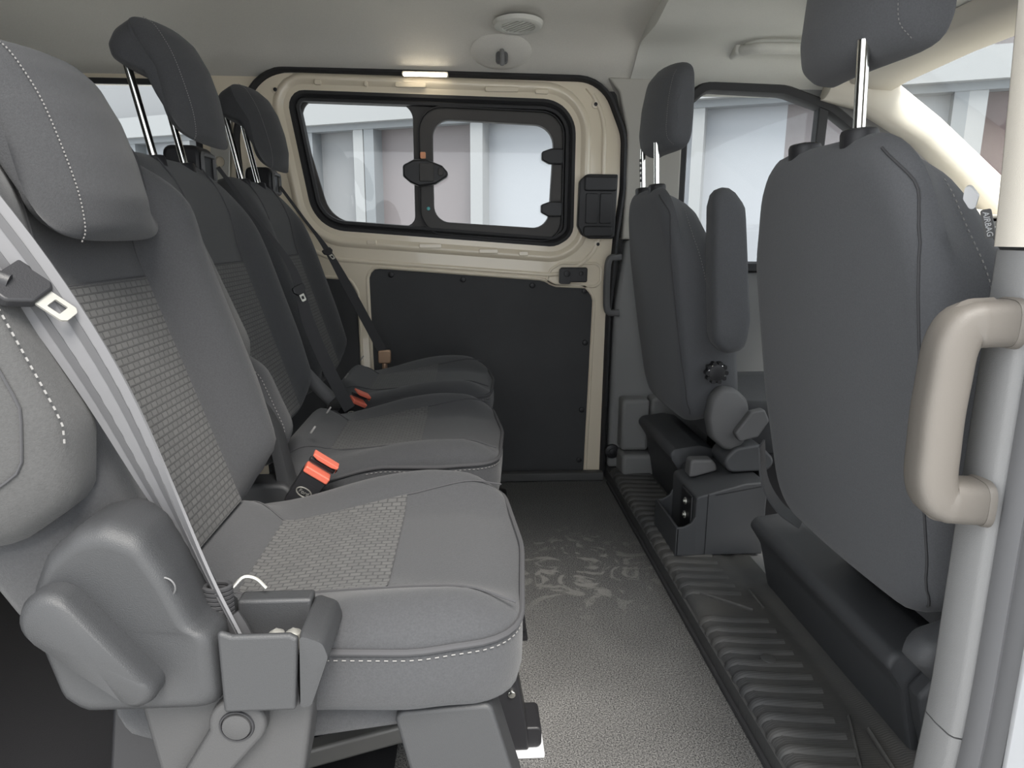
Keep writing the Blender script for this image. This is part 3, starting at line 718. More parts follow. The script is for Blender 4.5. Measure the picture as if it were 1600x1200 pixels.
    def hz(x, y):
        return .426+.014*sstep(-.3, -.1, x)+.030*sstep(.09, .175, abs(y))*sstep(-.30, -.04, x)*(1-.3*sstep(.0, .06, x))+.034*sstep(-.23, -.31, x)*(1-sstep(.10, .17, abs(y)))-.010*sstep(-.02, .05, x)
    rings = []
    for e in (.05, .2, .35, .48, .58, .66, .73, .79, .84, .88, .92, .95, .975, .99, 1.0):
        rings.append([V((q.x, yc+q.y, zpf(q.x)+(hz(q.x, q.y)-zpf(q.x))*math.sqrt(max(0, 1-(max(0, e-.78)/.22)**2)))) for q in (cc+(p-cc)*e for p in OC)])
    for e, dz in ((1.004, .006), (1.012, .022), (1.010, .040), (.992, .056), (.955, .066), (.90, .070)):
        rings.append([V((q.x, yc+q.y, zpf(q.x)-dz-.012*sstep(-.05, .06, q.x))) for q in (cc+(p-cc)*e for p in OC)])
    bm = new_bm(); loft(bm, rings, c0=V((cc.x, yc, hz(cc.x, 0))), c1=V((cc.x, yc, .355)))
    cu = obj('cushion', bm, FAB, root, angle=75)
    bm = new_bm(); pp = [V((q.x, yc+q.y, zpf(q.x))) for q in (cc+(p-cc)*1.006 for p in OC)]; tube(bm, pp, .0032, 8, closed=True); obj('piping', bm, PIPE, cu)
    bm = new_bm(); pq = [V((q.x, yc+q.y, zpf(q.x)-.0075)) for q in (cc+(p-cc)*1.010 for p in OC)]; stitches(bm, pq[14:-14], 150, r=.00055); obj('stitching', bm, STITCH, cu)
    b = new_bm(); uvl = b.loops.layers.uv.new('UVMap')
    def ci(a, v):
        x = -.245+.158*a; hw = .093+.034*a; return x, v*hw
    na, nv = 24, 30; g = []
    for i in range(na+1):
        row = []
        for j in range(nv+1):
            x, y = ci(i/na, -1+2*j/nv); row.append(b.verts.new(V((x, yc+y, hz(x, y)+.0022))))
        g.append(row)
    for i in range(na):
        for j in range(nv):
            f = b.faces.new((g[i][j], g[i+1][j], g[i+1][j+1], g[i][j+1]))
            for l in f.loops: l[uvl].uv = (l.vert.co.x+2, l.vert.co.y-yc+2)
    obj('woven_insert', b, INS, cu, angle=80)
    for s in (-1, 1):
        bm = new_bm()
        P = [V((x, yc+y, hz(x, y)+.001)) for x, y in [ci(i/20, s*1.01) for i in range(0, 21)]+[(-.087+.13*i/10, s*(.127+.035*i/10)) for i in range(1, 11)]]
        Q_ = [V((x, yc+y, hz(x, y)+.001)) for x, y in [(-.245-.008*i, s*(.094+.006*i)) for i in range(9, 0, -1)]]
        tube(bm, Q_+P, .0013, 6); obj('seam', bm, PIPE, cu)
    # under cover, frame and legs
    bm = new_bm(); prism(bm, rpoly([(-.30, .37), (.015, .37), (.0, .345), (-.16, .325), (-.30, .33)], .012), 'y', yc-.185, yc+.185); obj('under_cover', bm, FAB, root, bevel=.012)
    for sd in ((-1, 1) if near else ((.06,) if yc < 1.5 else (1,))):
        y0 = yc+sd*(.165 if sd < .5 else .190)
        bm = new_bm(); prism(bm, rpoly([(-.075, .36), (.018, .365), (.05, .25), (.085, .055), (.088, .012), (-.035, .012), (-.04, .2)], [.01, .01, .08, .03, .004, .004, .1]), 'y', y0-.03, y0+.03)
        lg = obj('front_leg', bm, PLA if sd < 0 else PLAB, root, bevel=.008)
        bm = new_bm(); rbox(bm, .04, .108, y0-.026, y0+.036, .014, .05, .008); obj('anchor', bm, PLAB, lg, bevel=.003)
        bm = new_bm(); rbox(bm, .028, .112, y0-.034, y0+.04, .002, .012, .002); obj('base_plate', bm, WHITE if near else PLAB, lg)
        bm = new_bm(); disc(bm, (.06, y0-.0305, .115), (0, -1, 0), .006, .004); obj('bolt', bm, CHROME, lg)
        bm = new_bm(); prism(bm, rpoly([(-.33, .40), (-.26, .36), (-.22, .2), (-.20, .012), (-.36, .012), (-.36, .2)], .02), 'y', y0-.02, y0+.02); obj('rear_leg', bm, PLAB, root, bevel=.004)
    bm = new_bm(); prism(bm, [(-.29, .030), (-.05, .096), (-.05, .126), (-.29, .062)], 'y', yc+.10, yc+.13); obj('cross_rail', bm, DSTEEL, root, bevel=.005)
    return root, W

s1, W1 = rear_seat(.77, 0, 0.0, 'nearest of the three charcoal fabric rear seats, brightly lit, with lowered headrest and lever cover', near=True)
s2, W2f = rear_seat(1.27, -.042, .0, 'middle charcoal fabric rear seat with raised headrest on two long chrome posts')
s3, W3f = rear_seat(1.75, -.052, .0, 'farthest charcoal fabric rear seat, in shade beside the cream sliding door')

# headrests: the near one sits low
def shift_headrest(root, dz):
    for c in root.children:
        if c.name.split('.')[0] in ('headrest',): c.location = V((-.19*dz, 0, .98*dz))
        if c.name.split('.')[0] == 'headrest_post': c.location = V((-.19*dz, 0, .98*dz))
shift_headrest(s1, -.158)

# ---- recliner cover on the near seat
RO = rpoly([(-.348, .522), (-.333, .555), (-.308, .575), (-.284, .580), (-.259, .569), (-.241, .536), (-.222, .4875), (-.207, .482), (-.207, .412), (-.318, .412), (-.335, .425), (-.347, .477)], .015, 5)
RO = resample(RO, 70)
rc = V((-.285, .49)); rings = []
for e, y in ((.05, .514), (.70, .514), (.80, .5125), (.86, .5125), (.93, .516), (.98, .523), (1.0, .533), (1.0, .572), (.97, .580)):
    rings.append([V((q.x, y, q.y)) for q in (rc+(p-rc)*e for p in RO)])
bm = new_bm(); loft(bm, rings, c0=(rc.x, .514, rc.y), c1=(rc.x, .58, rc.y)); cov = obj('recliner_cover', bm, PLA, s1, angle=60)
bm = new_bm()
la, lb = V((-.322, .512)), V((-.262, .447)); dd = (lb-la).normalized(); nn = V((-dd.y, dd.x))
cap = [la+dd*(-0.022*math.cos(t))+nn*(.022*math.sin(t)) for t in [math.pi*(-.5+k/12) for k in range(13)]]
cap = cap+[lb+dd*(0.013*math.cos(t))+nn*(.013*math.sin(t)) for t in [math.pi*(.5-k/12) for k in range(13)]]
rings = []
lc = (la+lb)/2
for e, y in ((1.0, .518), (1.0, .500), (.95, .493), (.85, .490), (.1, .490)): rings.append([V((q.x, y, q.y)) for q in (lc+(p-lc)*e for p in cap)])
loft(bm, rings, c1=(lc.x, .490, lc.y)); obj('recliner_lever', bm, PLA, cov, angle=50)
bm = new_bm(); sweep2d(bm, ellipse(-.245, .524, .009, .009, 24), [(-.0007, 0), (0, -.001), (.0007, 0)], base=.5185); obj('round_mark', bm, PLAM, cov)
# open belt pocket and front cap
bm = new_bm()
prism(bm, rpoly([(-.2055, .412), (-.147, .412), (-.1435, .452), (-.1415, .478), (-.148, .482), (-.194, .482), (-.2055, .487)], .003), 'y', .5135, .520); pk = obj('belt_pocket', bm, PLA, s1, bevel=.003)
bm = new_bm(); prism(bm, [(-.2055, .412), (-.145, .412), (-.141, .486), (-.2055, .486)], 'y', .563, .582); obj('pocket_back', bm, PLA, pk, bevel=.003)
bm = new_bm(); box(bm, -.2045, -.1455, .5205, .5625, .4125, .455); obj('pocket_floor', bm, PLAB, pk, smooth=False)
for x in (-.166, -.152):
    bm = new_bm(); disc(bm, (x, .540, .455), (0, 0, 1), .007, .014, 16, .004); obj('bolt_head', bm, STEEL, pk)
FC = rpoly([(-.1435, .413), (-.134, .414), (-.117, .462), (-.121, .476), (-.1405, .484)], [.002, .006, .010, .010, .003])
rings = []; fc = V((-.13, .45))
for e, y in ((.6, .512), (.93, .513), (1.0, .520), (1.0, .575), (.9, .582)): rings.append([V((q.x, y, q.y)) for q in (fc+(p-fc)*e for p in FC)])
bm = new_bm(); loft(bm, rings, c0=(fc.x, .512, fc.y), c1=(fc.x, .582, fc.y)); obj('front_cap', bm, PLA, s1, angle=50)
# lower side frame with pivot
bm = new_bm(); prism(bm, rpoly([(-.285, .42), (-.135, .42), (-.148, .34), (-.20, .12), (-.20, .012), (-.30, .012), (-.262, .26)], [.005, .01, .05, .05, .005, .005, .08]), 'y', .535, .575)
FRM = mat('side_frame_plastic', (.044, .044, .045), .55, bump=.2, bscale=1100, spec=.4)
sf1 = obj('side_frame', bm, FRM, s1, bevel=.006)
bm = new_bm(); pv = V((-.199, .393))
pts = [pv+V((.024*math.cos(t), .024*math.sin(t))) for t in [R(-30)+R(220)*k/16 for k in range(17)]]+[V((-.262, .325)), V((-.235, .315))]
prism(bm, pts, 'y', .522, .537); obj('pivot_arm', bm, FRM, sf1, bevel=.004)
bm = new_bm(); sweep2d(bm, ellipse(pv.x, pv.y, .013, .013), [(-.001, 0), (0, -.0015), (.0012, -.0015), (.002, 0)], base=.5222); obj('pivot_ring', bm, PLAB, sf1)
bm = new_bm(); disc(bm, (pv.x, .5225, pv.y), (0, -1, 0), .0118, .003, 28, .001); obj('pivot_cap', bm, FRM, sf1)

bm = new_bm(); ribbon(bm, smooth_path([(-.346, .537, .508), (-.358, .534, .503), (-.362, .532, .492), (-.352, .534, .490)], 12), [V((.2, .9, .2)).normalized()*.007]*12, .0006); obj('pull_strap', bm, PLAM, s1)
# inner recliner bracket on the middle seat, near side
bm = new_bm(); P = smooth_path([(-.352, 1.035, .565), (-.325, 1.033, .545), (-.300, 1.03, .500), (-.290, 1.028, .45), (-.283, 1.026, .415), (-.262, 1.024, .395)], 20)
rings = []
for k, p in enumerate(P):
    t = (P[min(k+1, 19)]-P[max(k-1, 0)]).normalized(); n = V((-t.z, 0, t.x)); h = .011+.006*sstep(.5, 1, k/19)
    rings.append([p+n*h, p+n*(h*.7)-V((0, .008, 0)), p-n*(h*.7)-V((0, .008, 0)), p-n*h, p-n*h+V((0, .02, 0)), p+n*h+V((0, .02, 0))])
loft(bm, rings, capflat=True); obj('hinge_cover', bm, PLA, s2, angle=50)
bm = new_bm(); rbox(bm, -.37, -.27, 1.005, 1.06, .375, .43, .02); obj('hinge_base', bm, PLA, s2, bevel=.006)
bm = new_bm(); P = smooth_path([(-.362, 1.515, .50), (-.335, 1.512, .47), (-.305, 1.508, .44)], 8); tube(bm, P, .016, 10, ry=.01); obj('hinge_cover', bm, PLAM, s2)
# child-seat anchor tags on the cushions of the middle and far seats
for rt_, yc, pts in ((s2, 1.27, ((-.262, -.115), (-.262, .02))), (s3, 1.75, ((-.285, -.13), (-.285, .11)))):
    for x, s in pts:
        bm = new_bm(); prism(bm, rpoly([(-.008, -.005), (.008, -.005), (.008, .005), (-.008, .005)], .0045), 'z', 0, .003)
        bm.transform(Matrix.Translation(V((x-.006, yc+s, .472))) @ Matrix.Rotation(R(-55), 4, 'Y')); obj('anchor_tag', bm, STITCH, rt_)

# ================================================================== SEAT BELTS
def tongue(parent, c, d, wv, scale=1, m=CHROME):
    """plastic head over the webbing and a metal blade pointing along d"""
    c, d, wv = V(c), V(d).normalized(), V(wv).normalized(); n = d.cross(wv).normalized()
    B = Matrix((d*scale, wv*scale, n*scale)).transposed().to_4x4(); B.translation = c
    bm = new_bm(); prism(bm, rpoly([(-.018, -.028), (.006, -.030), (.022, -.012), (.022, .012), (.006, .030), (-.018, .028)], .008), 'z', -.006, .006)
    bm.transform(B); h = obj('tongue_head', bm, PLAB, parent, bevel=.002)
    bm = new_bm(); plate(bm, rpoly([(.020, -.011), (.048, -.011), (.052, -.007), (.052, .007), (.048, .011), (.020, .011)], .003), [rpoly([(.030, -.006), (.030, .006), (.043, .006), (.043, -.006)], .001)], -.0012, .0024, axis='z'); bm.transform(B); obj('tongue_blade', bm, m, h, smooth=False)
b1 = thing('seat_belt', (-.25, .57, .45), 'seat belt painted sunlit pale grey, hanging in front of the nearest rear seat', 'seat belt')
C1 = smooth_path([(-.458, .600, .930), (-.412, .566, .876), (-.346, .562, .775), (-.300, .568, .68), (-.262, .568, .585), (-.228, .560, .512), (-.196, .548, .450)], 36)
Wd = []; v0 = V((-.42, .86, -.28)).normalized()
for k in range(36):
    u = k/35; T_ = (C1[min(k+1, 35)]-C1[max(k-1, 0)]).normalized(); a = R(12)+R(72)*sstep(.30, .92, u)
    e1 = T_.cross(v0).normalized(); e2 = T_.cross(e1).normalized()
    Wd.append((e1*math.cos(a)+e2*math.sin(a))*(.038-.008*sstep(.9, 1, u)))
bm = new_bm(); ribbon(bm, C1, Wd, .0012); wb = obj('webbing', bm, BELT, b1, angle=30)
bm = new_bm()
for o, g_ in ((-.22, 1), (.22, 1), (-.22, -1), (.22, -1)): ribbon(bm, [p+w_*o+w_.cross(C1[min(k+1, 35)]-C1[max(k-1, 0)]).normalized()*.0017*g_ for k, (p, w_) in enumerate(zip(C1, Wd))], [w_*.16 for w_ in Wd], .0006)
obj('woven_stripe', bm, mat('dark_belt_stripe', (.055, .055, .058), .7), wb)
bm = new_bm(); rbox(bm, -.500, -.448, .575, .645, .895, .955, .016); obj('belt_outlet', bm, PLAB, b1, bevel=.008)
tongue(b1, (-.342, .553, .762), (.66, .10, -.55), (.20, .75, .38), .80, m=STEEL)
bm = new_bm(); tube(bm, smooth_path([(-.40, .53, .775), (-.37, .537, .772), (-.345, .543, .762)], 10), .008, 10, ry=.005); obj('tongue_grip', bm, PLAB, b1)
bm = new_bm(); P = smooth_path([(-.208, .552, .478), (-.200, .549, .465), (-.193, .547, .447)], 10); tube(bm, P, .011, 12, ry=.007)
for k in range(7): tube(bm, [C1[31]+V((math.cos(t)*.011, math.sin(t)*.008, .012-.004*k)) for t in [2*math.pi*i/12 for i in range(12)]], .0022, 6, closed=True)
obj('belt_end', bm, BELTD, b1)
bm = new_bm(); tube(bm, smooth_path([(-.208, .565, .498), (-.200, .57, .505), (-.190, .572, .502), (-.182, .572, .493)], 12), .0016, 8); obj('end_wire', bm, STEEL, b1)

def far_belt(label, pts, tk, wide, mt, out, ax):
    b = thing('seat_belt', pts[-1], label, 'seat belt'); P = smooth_path(pts, 30)
    bm = new_bm(); ribbon(bm, P, [V(ax).normalized()*(wide*(.3+.7*sstep(.25, .6, k/29))) for k in range(30)], .0012); obj('webbing', bm, BELTD, b, angle=30)
    d = (P[tk+1]-P[tk]).normalized()
    tongue(b, P[tk]-V((0, .004, 0)), d*.9+V((.2, 0, 0)), V(ax)+V((0, .5, 0)), .5, m=mt)
    bm = new_bm(); o = V(out); rbox(bm, o.x-.035, o.x+.035, o.y-.025, o.y+.05, o.z-.035, o.z+.04, .016); g_ = obj('belt_outlet', bm, PLAB, b, bevel=.008)
    bm = new_bm(); sweep2d(bm, resample(rpoly([(o.y-.02, o.z-.026), (o.y+.045, o.z-.026), (o.y+.045, o.z+.026), (o.y-.02, o.z+.026)], .008), 40), [(-.006, 0), (-.005, .004), (0, .005), (.004, 0)], 'x', o.x+.036); obj('outlet_bezel', bm, PLAM, g_)
    return b
b2 = far_belt('black seat belt crossing the far shoulder of the middle rear seat', [(-.500, 1.47, .930), (-.44, 1.465, .845), (-.366, 1.462, .735), (-.338, 1.46, .624), (-.300, 1.46, .52), (-.262, 1.47, .43)], 14, .026, STEEL, (-.545, 1.43, .925), (.8, .35, .45))
b3 = far_belt('black seat belt of the farthest seat, slanting down in front of the cream door pillar', [(-.505, 1.95, .925), (-.45, 1.953, .845), (-.392, 1.955, .762), (-.325, 1.96, .63), (-.262, 1.965, .50), (-.244, 1.965, .455)], 12, .026, STEEL, (-.545, 1.92, .93), (.8, .35, .45))
bm = new_bm(); rbox(bm, -.262, -.226, 1.955, 1.975, .440, .478, .006); tube(bm, [(-.245, 1.965, .445), (-.245, 1.965, .40)], .008, 8); obj('belt_anchor', bm, BRASS, b3, bevel=.003)

def buckle(label, c, d, wv, L=.085):
    c, d, wv = V(c), V(d).normalized(), V(wv); wv = (wv-d*wv.dot(d)).normalized(); n = d.cross(wv).normalized()
    if n.y > 0: n = -n; wv = -wv
    B = Matrix((d, wv, n)).transposed().to_4x4(); B.translation = c
    t = thing('belt_buckle', c, label, 'belt buckle')
    bm = new_bm(); prism(bm, rpoly([(0, -.017), (L*.72, -.021), (L*.72, .021), (0, .017)], .004), 'z', -.011, .011)
    prism(bm, rpoly([(L*.82, -.021), (L*.90, -.021), (L*.90, .021), (L*.82, .021)], .002), 'z', -.011, -.002); bm.transform(B); bo = obj('body', bm, PLAB, t, bevel=.003)
    bm = new_bm(); prism(bm, rpoly([(L*.66, -.0205), (L*.79, -.0205), (L*.79, .0205), (L*.66, .0205)], .003), 'z', -.0095, .013); bm.transform(B); obj('release_button', bm, RED, t, bevel=.002)
    bm = new_bm(); prism(bm, rpoly([(L*.88, -.021), (L*1.03, -.021), (L*1.03, .021), (L*.98, .021), (L*.95, .012), (L*.95, -.012), (L*.98, -.021)], .001), 'z', -.010, .007); bm.transform(B); obj('slot_rim', bm, RED, t, bevel=.002)
    # oval badge with raised rim
    bm = new_bm(); sweep2d(bm, ellipse(L*.33, 0, .0065, .0115), [(-.0008, 0), (0, .0012), (.0010, .0012), (.0016, 0)], 'z', .011); bm.transform(B); bd = obj('oval_badge', bm, STEEL, t)
    mt = B @ Matrix.Translation(V((L*.33, 0, .0113))) @ Matrix.Rotation(R(-90), 4, 'Z')
    text_mesh('Ford', .0085, STEEL, mt, bd)
    bm = new_bm(); rbox(bm, L*.12, L*.52, -.0165, .0165, .0105, .0113, .002, 'z'); bm.transform(B); obj('badge_plate', bm, PLAB, t)
    bm = new_bm(); tube(bm, [(-.05, 0, 0), (.006, 0, 0)], .011, 10, ry=.004); bm.transform(B); obj('stalk', bm, PLAB, t)
    return t
buckle('red-buttoned belt buckle standing between the nearest and middle rear seats', (-.268, 1.004, .400), (.60, .0, .80), (.8, .12, -.55))
buckle('belt buckle with red button low between the middle and farthest seats', (-.285, 1.512, .395), (.50, .0, .62), (.6, .7, -.45), L=.075)

# ================================================================== FRONT SEATS
AL = R(9.0)
def front_seat(yc, label, driver):
    root = thing('driver_seat' if driver else 'front_passenger_seat', (.8, yc, .036), label, 'seat')
    cl_, sl_ = math.cos(AL), math.sin(AL)
    def W(s, t, n): return V((.525-sl_*t+cl_*n, yc+s, .43+cl_*t+sl_*n))
    OB = resample(rpoly([(-.205, -.105), (.205, -.105), (.235, .10), (.235, .34), (.17, .492), (-.17, .492), (-.235, .34), (-.235, .12)], [.07, .07, .12, .16, .10, .10, .16, .12]), 110)
    c = V((0, .2)); rings = []
    for e in (.05, .3, .5, .65, .76, .84, .89, .93, .96, .985, 1.0):
        k = max(0, e-.86)/.14
        rings.append([W((c+(p-c)*e).x, (c+(p-c)*e).y, .004-.008*math.cos(min(1, abs((c+(p-c)*e).x)/.2)*1.5)+.030*(1-math.sqrt(max(0, 1-k*k)))) for p in OB])
    for e, n in ((1.004, .045), (1.0, .08), (.99, .11), (.96, .135), (.90, .15), (.80, .148), (.6, .115), (.3, .10), (.05, .10)):
        def tt(q): return q.y-.42*max(0, n-.012)*sstep(.22, .47, q.y)
        rings.append([W((c+(p-c)*e).x, tt(c+(p-c)*e), n*(1-.28*sstep(.15, .46, (c+(p-c)*e).y))) for p in OB])
    bm = new_bm(); loft(bm, rings, c0=W(0, .2, -.004), c1=W(0, .2, .10))
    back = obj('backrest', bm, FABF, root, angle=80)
    bm = new_bm()
    seam = [W(-(.214 - .075*sstep(.425, .495, t)), t, .0042) for t in [-.09+.01*i for i in range(58)]]
    tube(bm, stick(back, seam), .0016, 6); obj('seam', bm, PIPE, back)
    fr = []
    for p in OB:
        if p.x < -.165 and .16 < p.y < .482:
            q = c+(p-c)*1.001; n_ = .085
            fr.append(W(q.x, q.y-.42*(n_-.012)*sstep(.22, .47, q.y), n_*(1-.28*sstep(.15, .46, q.y))))
    bm = new_bm(); stitches(bm, stick(back, fr), 40, r=.0007); obj('stitching', bm, STITCH, back)
    # headrest
    bx = -.012; rings = []
    prof = [(-.018, .100), (-.024, .135), (-.020, .20), (-.008, .262), (.020, .295), (.050, .285), (.062, .23), (.064, .16), (.058, .10), (.040, .080), (.005, .083)]
    HP = resample(rpoly(prof, .02, 4), 60); hc_ = V((.028, .185))
    for y, e in ((-.128, .55), (-.126, .78), (-.118, .90), (-.10, .97), (-.06, 1.0), (0, 1.01), (.06, 1.0), (.10, .97), (.118, .90), (.126, .78), (.128, .55)):
        rings.append([V((.47+q.x+(2.2*y*y if q.x < .03 else 2.2*y*y*max(0, 1-(q.x-.03)/.05)), yc+y, .925+q.y)) for q in (hc_+(p-hc_)*e for p in HP)])
    bm = new_bm(); loft(bm, rings, c0=(.47+hc_.x, yc-.128, .925+hc_.y), c1=(.47+hc_.x, yc+.128, .925+hc_.y))
    hr = obj('headrest', bm, FABF, root, angle=80, sub=1)
    bm = new_bm(); stitches(bm, stick(hr, smooth_path([(.490, yc-.118, 1.20), (.478, yc-.118, 1.15), (.476, yc-.118, 1.08), (.480, yc-.117, 1.04), (.50, yc-.116, 1.02)], 40)), 36, r=.0006); obj('stitching', bm, STITCH, hr)
    for sd in (-1, 1):
        if not (driver and sd > 0):
            bm = new_bm(); tube(bm, [(.477, yc+sd*.07, .90), (.470, yc+sd*.07, 1.03)], .0072, 16); po = obj('headrest_post', bm, CHROME, root)
        bm = new_bm(); disc(bm, (.478, yc+sd*.07, .908), (-.08, 0, 1), .022, .022, 24, .002); obj('post_guide', bm, PLAB, root)
        if sd > 0 and not driver:
            bm = new_bm()
            for k in range(5): box(bm, .4655-.0009*k, .4695-.0009*k, yc+.066-.004, yc+.066+.005, .945+.013*k, .952+.013*k)
            obj('notch', bm, PLAB, po, smooth=False)
    # cushion and side valance
    OC = resample(rpoly([(.65, -.22), (1.03, -.235), (1.06, 0), (1.03, .235), (.65, .22)], [.06, .08, .3, .08, .06]), 70); cc = V((.8, 0)); rings = []
    for e, z in ((.1, .38), (.7, .385), (.88, .39), (.97, .375), (1.0, .345), (1.0, .29), (.96, .26)): rings.append([V((q.x, yc+q.y, z)) for q in (cc+(p-cc)*e for p in OC)])
    bm = new_bm(); loft(bm, rings, c0=(cc.x, yc, .38), c1=(cc.x, yc, .26)); obj('cushion', bm, FAB, root, angle=70)
    bm = new_bm(); rbox(bm, .745, 1.0, yc-.20, yc+.20, .05, .26, .02); obj('pedestal', bm, PLAB, root, bevel=.01)
    bm = new_bm()
    for sd in (-1, 1): box(bm, .70, 1.0, yc+sd*.19-.02, yc+sd*.19+.02, .225, .26)
    obj('seat_rails', bm, PLAB, root, bevel=.003)
    # hinge covers each side
    for sd in ((-1,) if driver else ()):
        y0 = yc+sd*.238
        OH = resample(rpoly([(.545, .285), (.60, .255), (.70, .27), (.71, .33), (.668, .415), (.63, .435), (.592, .42), (.56, .36), (.515, .345), (.508, .32)], [.01, .03, .03, .03, .03, .03, .03, .04, .008, .008]), 60)
        ch_ = V((.625, .34)); rings = []
        for e, o in ((.1, .026), (.75, .026), (.9, .022), (1.0, .010), (1.0, -.012), (.9, -.02)): rings.append([V((q.x, y0+sd*o, q.y)) for q in (ch_+(p-ch_)*e for p in OH)])
        bm = new_bm(); loft(bm, rings, c0=(ch_.x, y0+sd*.026, ch_.y), c1=(ch_.x, y0-sd*.02, ch_.y)); obj('hinge_cover', bm, PLAF, root, angle=50)
    return root, W
dr, WD = front_seat(.93, 'large charcoal driver seat seen from behind, nearest the taupe pillar handle', True)
ps, WP = front_seat(1.86, 'smaller charcoal front passenger seat with side armrest and round knob', False)

# driver: airbag tag on the outer seam
bm = new_bm(); rbox(bm, -.0155, .0155, -.0048, .0048, 0, .0018, .002, 'z')
q = V((.528, .690, .815))
B = Matrix((V((.50, -.05, -.86)).normalized(), V((.78, -.35, .50)).normalized(), V((-.35, -.93, -.1)).normalized())).transposed()
x_ = V((.42, .12, -.90)).normalized(); z_ = V((-.75, -.60, -.30)); z_ = (z_-x_*z_.dot(x_)).normalized(); y_ = z_.cross(x_)
B = Matrix((x_, y_, z_)).transposed().to_4x4(); B.translation = q
bm.transform(B); tg = obj('airbag_tag', bm, PLAM, dr)
text_mesh('AIRBAG', .0078, WHITE, B @ Matrix.Translation(V((0, 0, .002))), tg)
bm = new_bm(); prism(bm, rpoly([(-.019, 0), (0, .008), (.019, 0), (0, -.006)], .005), 'z', 0, .004)
B2 = B.copy(); B2.translation = V((.5125, .70, .842)); bm.transform(B2); obj('white_label', bm, WHITE, dr)

bm = new_bm(); ribbon(bm, smooth_path([(.518, 1.150, .440), (.530, 1.152, .37), (.562, 1.15, .318), (.60, 1.14, .290)], 16), [V((.6, .7, .3)).normalized()*.028]*16, .0015); obj('trim_flap', bm, PLAF, dr)
# passenger: folded armrest, lumbar knob and recliner disc on the inner side
OA = resample(rpoly([(.545, .90), (.585, .915), (.622, .87), (.655, .60), (.648, .535), (.60, .528), (.568, .56), (.552, .75)], [.03, .03, .03, .06, .03, .03, .03, .1]), 60)
ca = V((.598, .72)); rings = []
for e, y in ((.1, 1.555), (.75, 1.555), (.9, 1.558), (.98, 1.568), (1.0, 1.58), (1.0, 1.60), (.93, 1.618)): rings.append([V((q_.x, y, q_.y)) for q_ in (ca+(p-ca)*e for p in OA)])
bm = new_bm(); loft(bm, rings, c0=(ca.x, 1.555, ca.y), c1=(ca.x, 1.618, ca.y)); obj('armrest', bm, FABF, ps, angle=70)
bm = new_bm(); disc(bm, (.596, 1.625, .478), (0, -1, 0), .022, .026, 24); kb = obj('lumbar_knob', bm, PLAB, ps)
bm = new_bm()
for k in range(10):
    t = 2*math.pi*k/10; rbox(bm, .596+.023*math.cos(t)-.005, .596+.023*math.cos(t)+.005, 1.600, 1.618, .478+.023*math.sin(t)-.005, .478+.023*math.sin(t)+.005, .0035)
obj('knob_grip', bm, PLAB, kb)
bm = new_bm(); sweep2d(bm, ellipse(.596, .478, .0205, .0205), [(-.002, 0), (0, -.002), (.0015, -.001), (.002, .003)], base=1.603); obj('knob_ring', bm, CHROME, kb)
OD = resample(rpoly([(.60, .448), (.64, .442), (.668, .415), (.68, .36), (.665, .30), (.625, .285), (.585, .32), (.573, .37), (.58, .42)], .03), 60); cd = V((.625, .365)); rings = []
for e, y in ((.1, 1.572), (.86, 1.572), (.95, 1.576), (1.0, 1.585), (1.0, 1.61), (.9, 1.62)): rings.append([V((q_.x, y, q_.y)) for q_ in (cd+(p-cd)*e for p in OD)])
bm = new_bm(); loft(bm, rings, c0=(cd.x, 1.572, cd.y), c1=(cd.x, 1.62, cd.y)); dc = obj('recliner_disc', bm, PLAM, ps, angle=50)
bm = new_bm(); prism(bm, rpoly([(.632, .340), (.668, .392), (.70, .40), (.715, .37), (.69, .33), (.645, .318)], .01), 'y', 1.552, 1.576); obj('recliner_lever', bm, PLAM, dc, bevel=.005)
bm = new_bm(); prism(bm, rpoly([(.612, .27), (.64, .30), (.70, .31), (.74, .27), (.73, .242), (.625, .238)], .025), 'y', 1.56, 1.66); obj('hinge_shroud', bm, PLAF, ps, bevel=.015)
bm = new_bm(); prism(bm, rpoly([(.545, .258), (.60, .258), (.61, .245), (.615, .230), (.56, .214), (.542, .212)], .01), 'y', 1.60, 1.64); obj('rail_end_cover', bm, PLAM, ps, bevel=.006)

# seat base rear covers
def base_bar(y0, y1, label, dx=0, dz=0):
    P = rpoly([(.655, .040), (.628, .150), (.598, .195), (.612, .212), (.68, .222), (.72, .212), (.74, .18), (.74, .040)], [.01, .06, .018, .018, .03, .02, .02, .01], 6)
    P = [V((p.x+dx, p.y+dz*sstep(.04, .15, p.y))) for p in P]
    rings = []; c = V((.67+dx, .13))
    for e, y in ((.93, y0), (.985, y0+.004), (1, y0+.012), (1, y1-.02), (.985, y1-.008), (.93, y1)): rings.append([V((q.x, y, q.y)) for q in (c+(p-c)*e for p in P)])
    t = thing('seat_base_cover', (.67+dx, (y0+y1)/2, .036), label, 'seat base cover')
    bm = new_bm(); loft(bm, rings, capflat=True); obj('cover', bm, PLAF, t, angle=45)
    bm = new_bm(); prism(bm, [p+V((dx, dz*sstep(.04, .15, p.y))) for p in rpoly([(.668, .04), (.642, .12), (.63, .165), (.65, .19), (.735, .19), (.735, .04)], .012)], 'y', y0-.035, y0-.001); obj('end_cap', bm, PLAF, t, bevel=.008)
    return t
base_bar(.855, 1.365, 'long dark plastic cover along the back of the driver seat base')
base_bar(1.735, 2.10, 'short dark plastic cover along the back of the passenger seat base, in shade', -.068, .032)

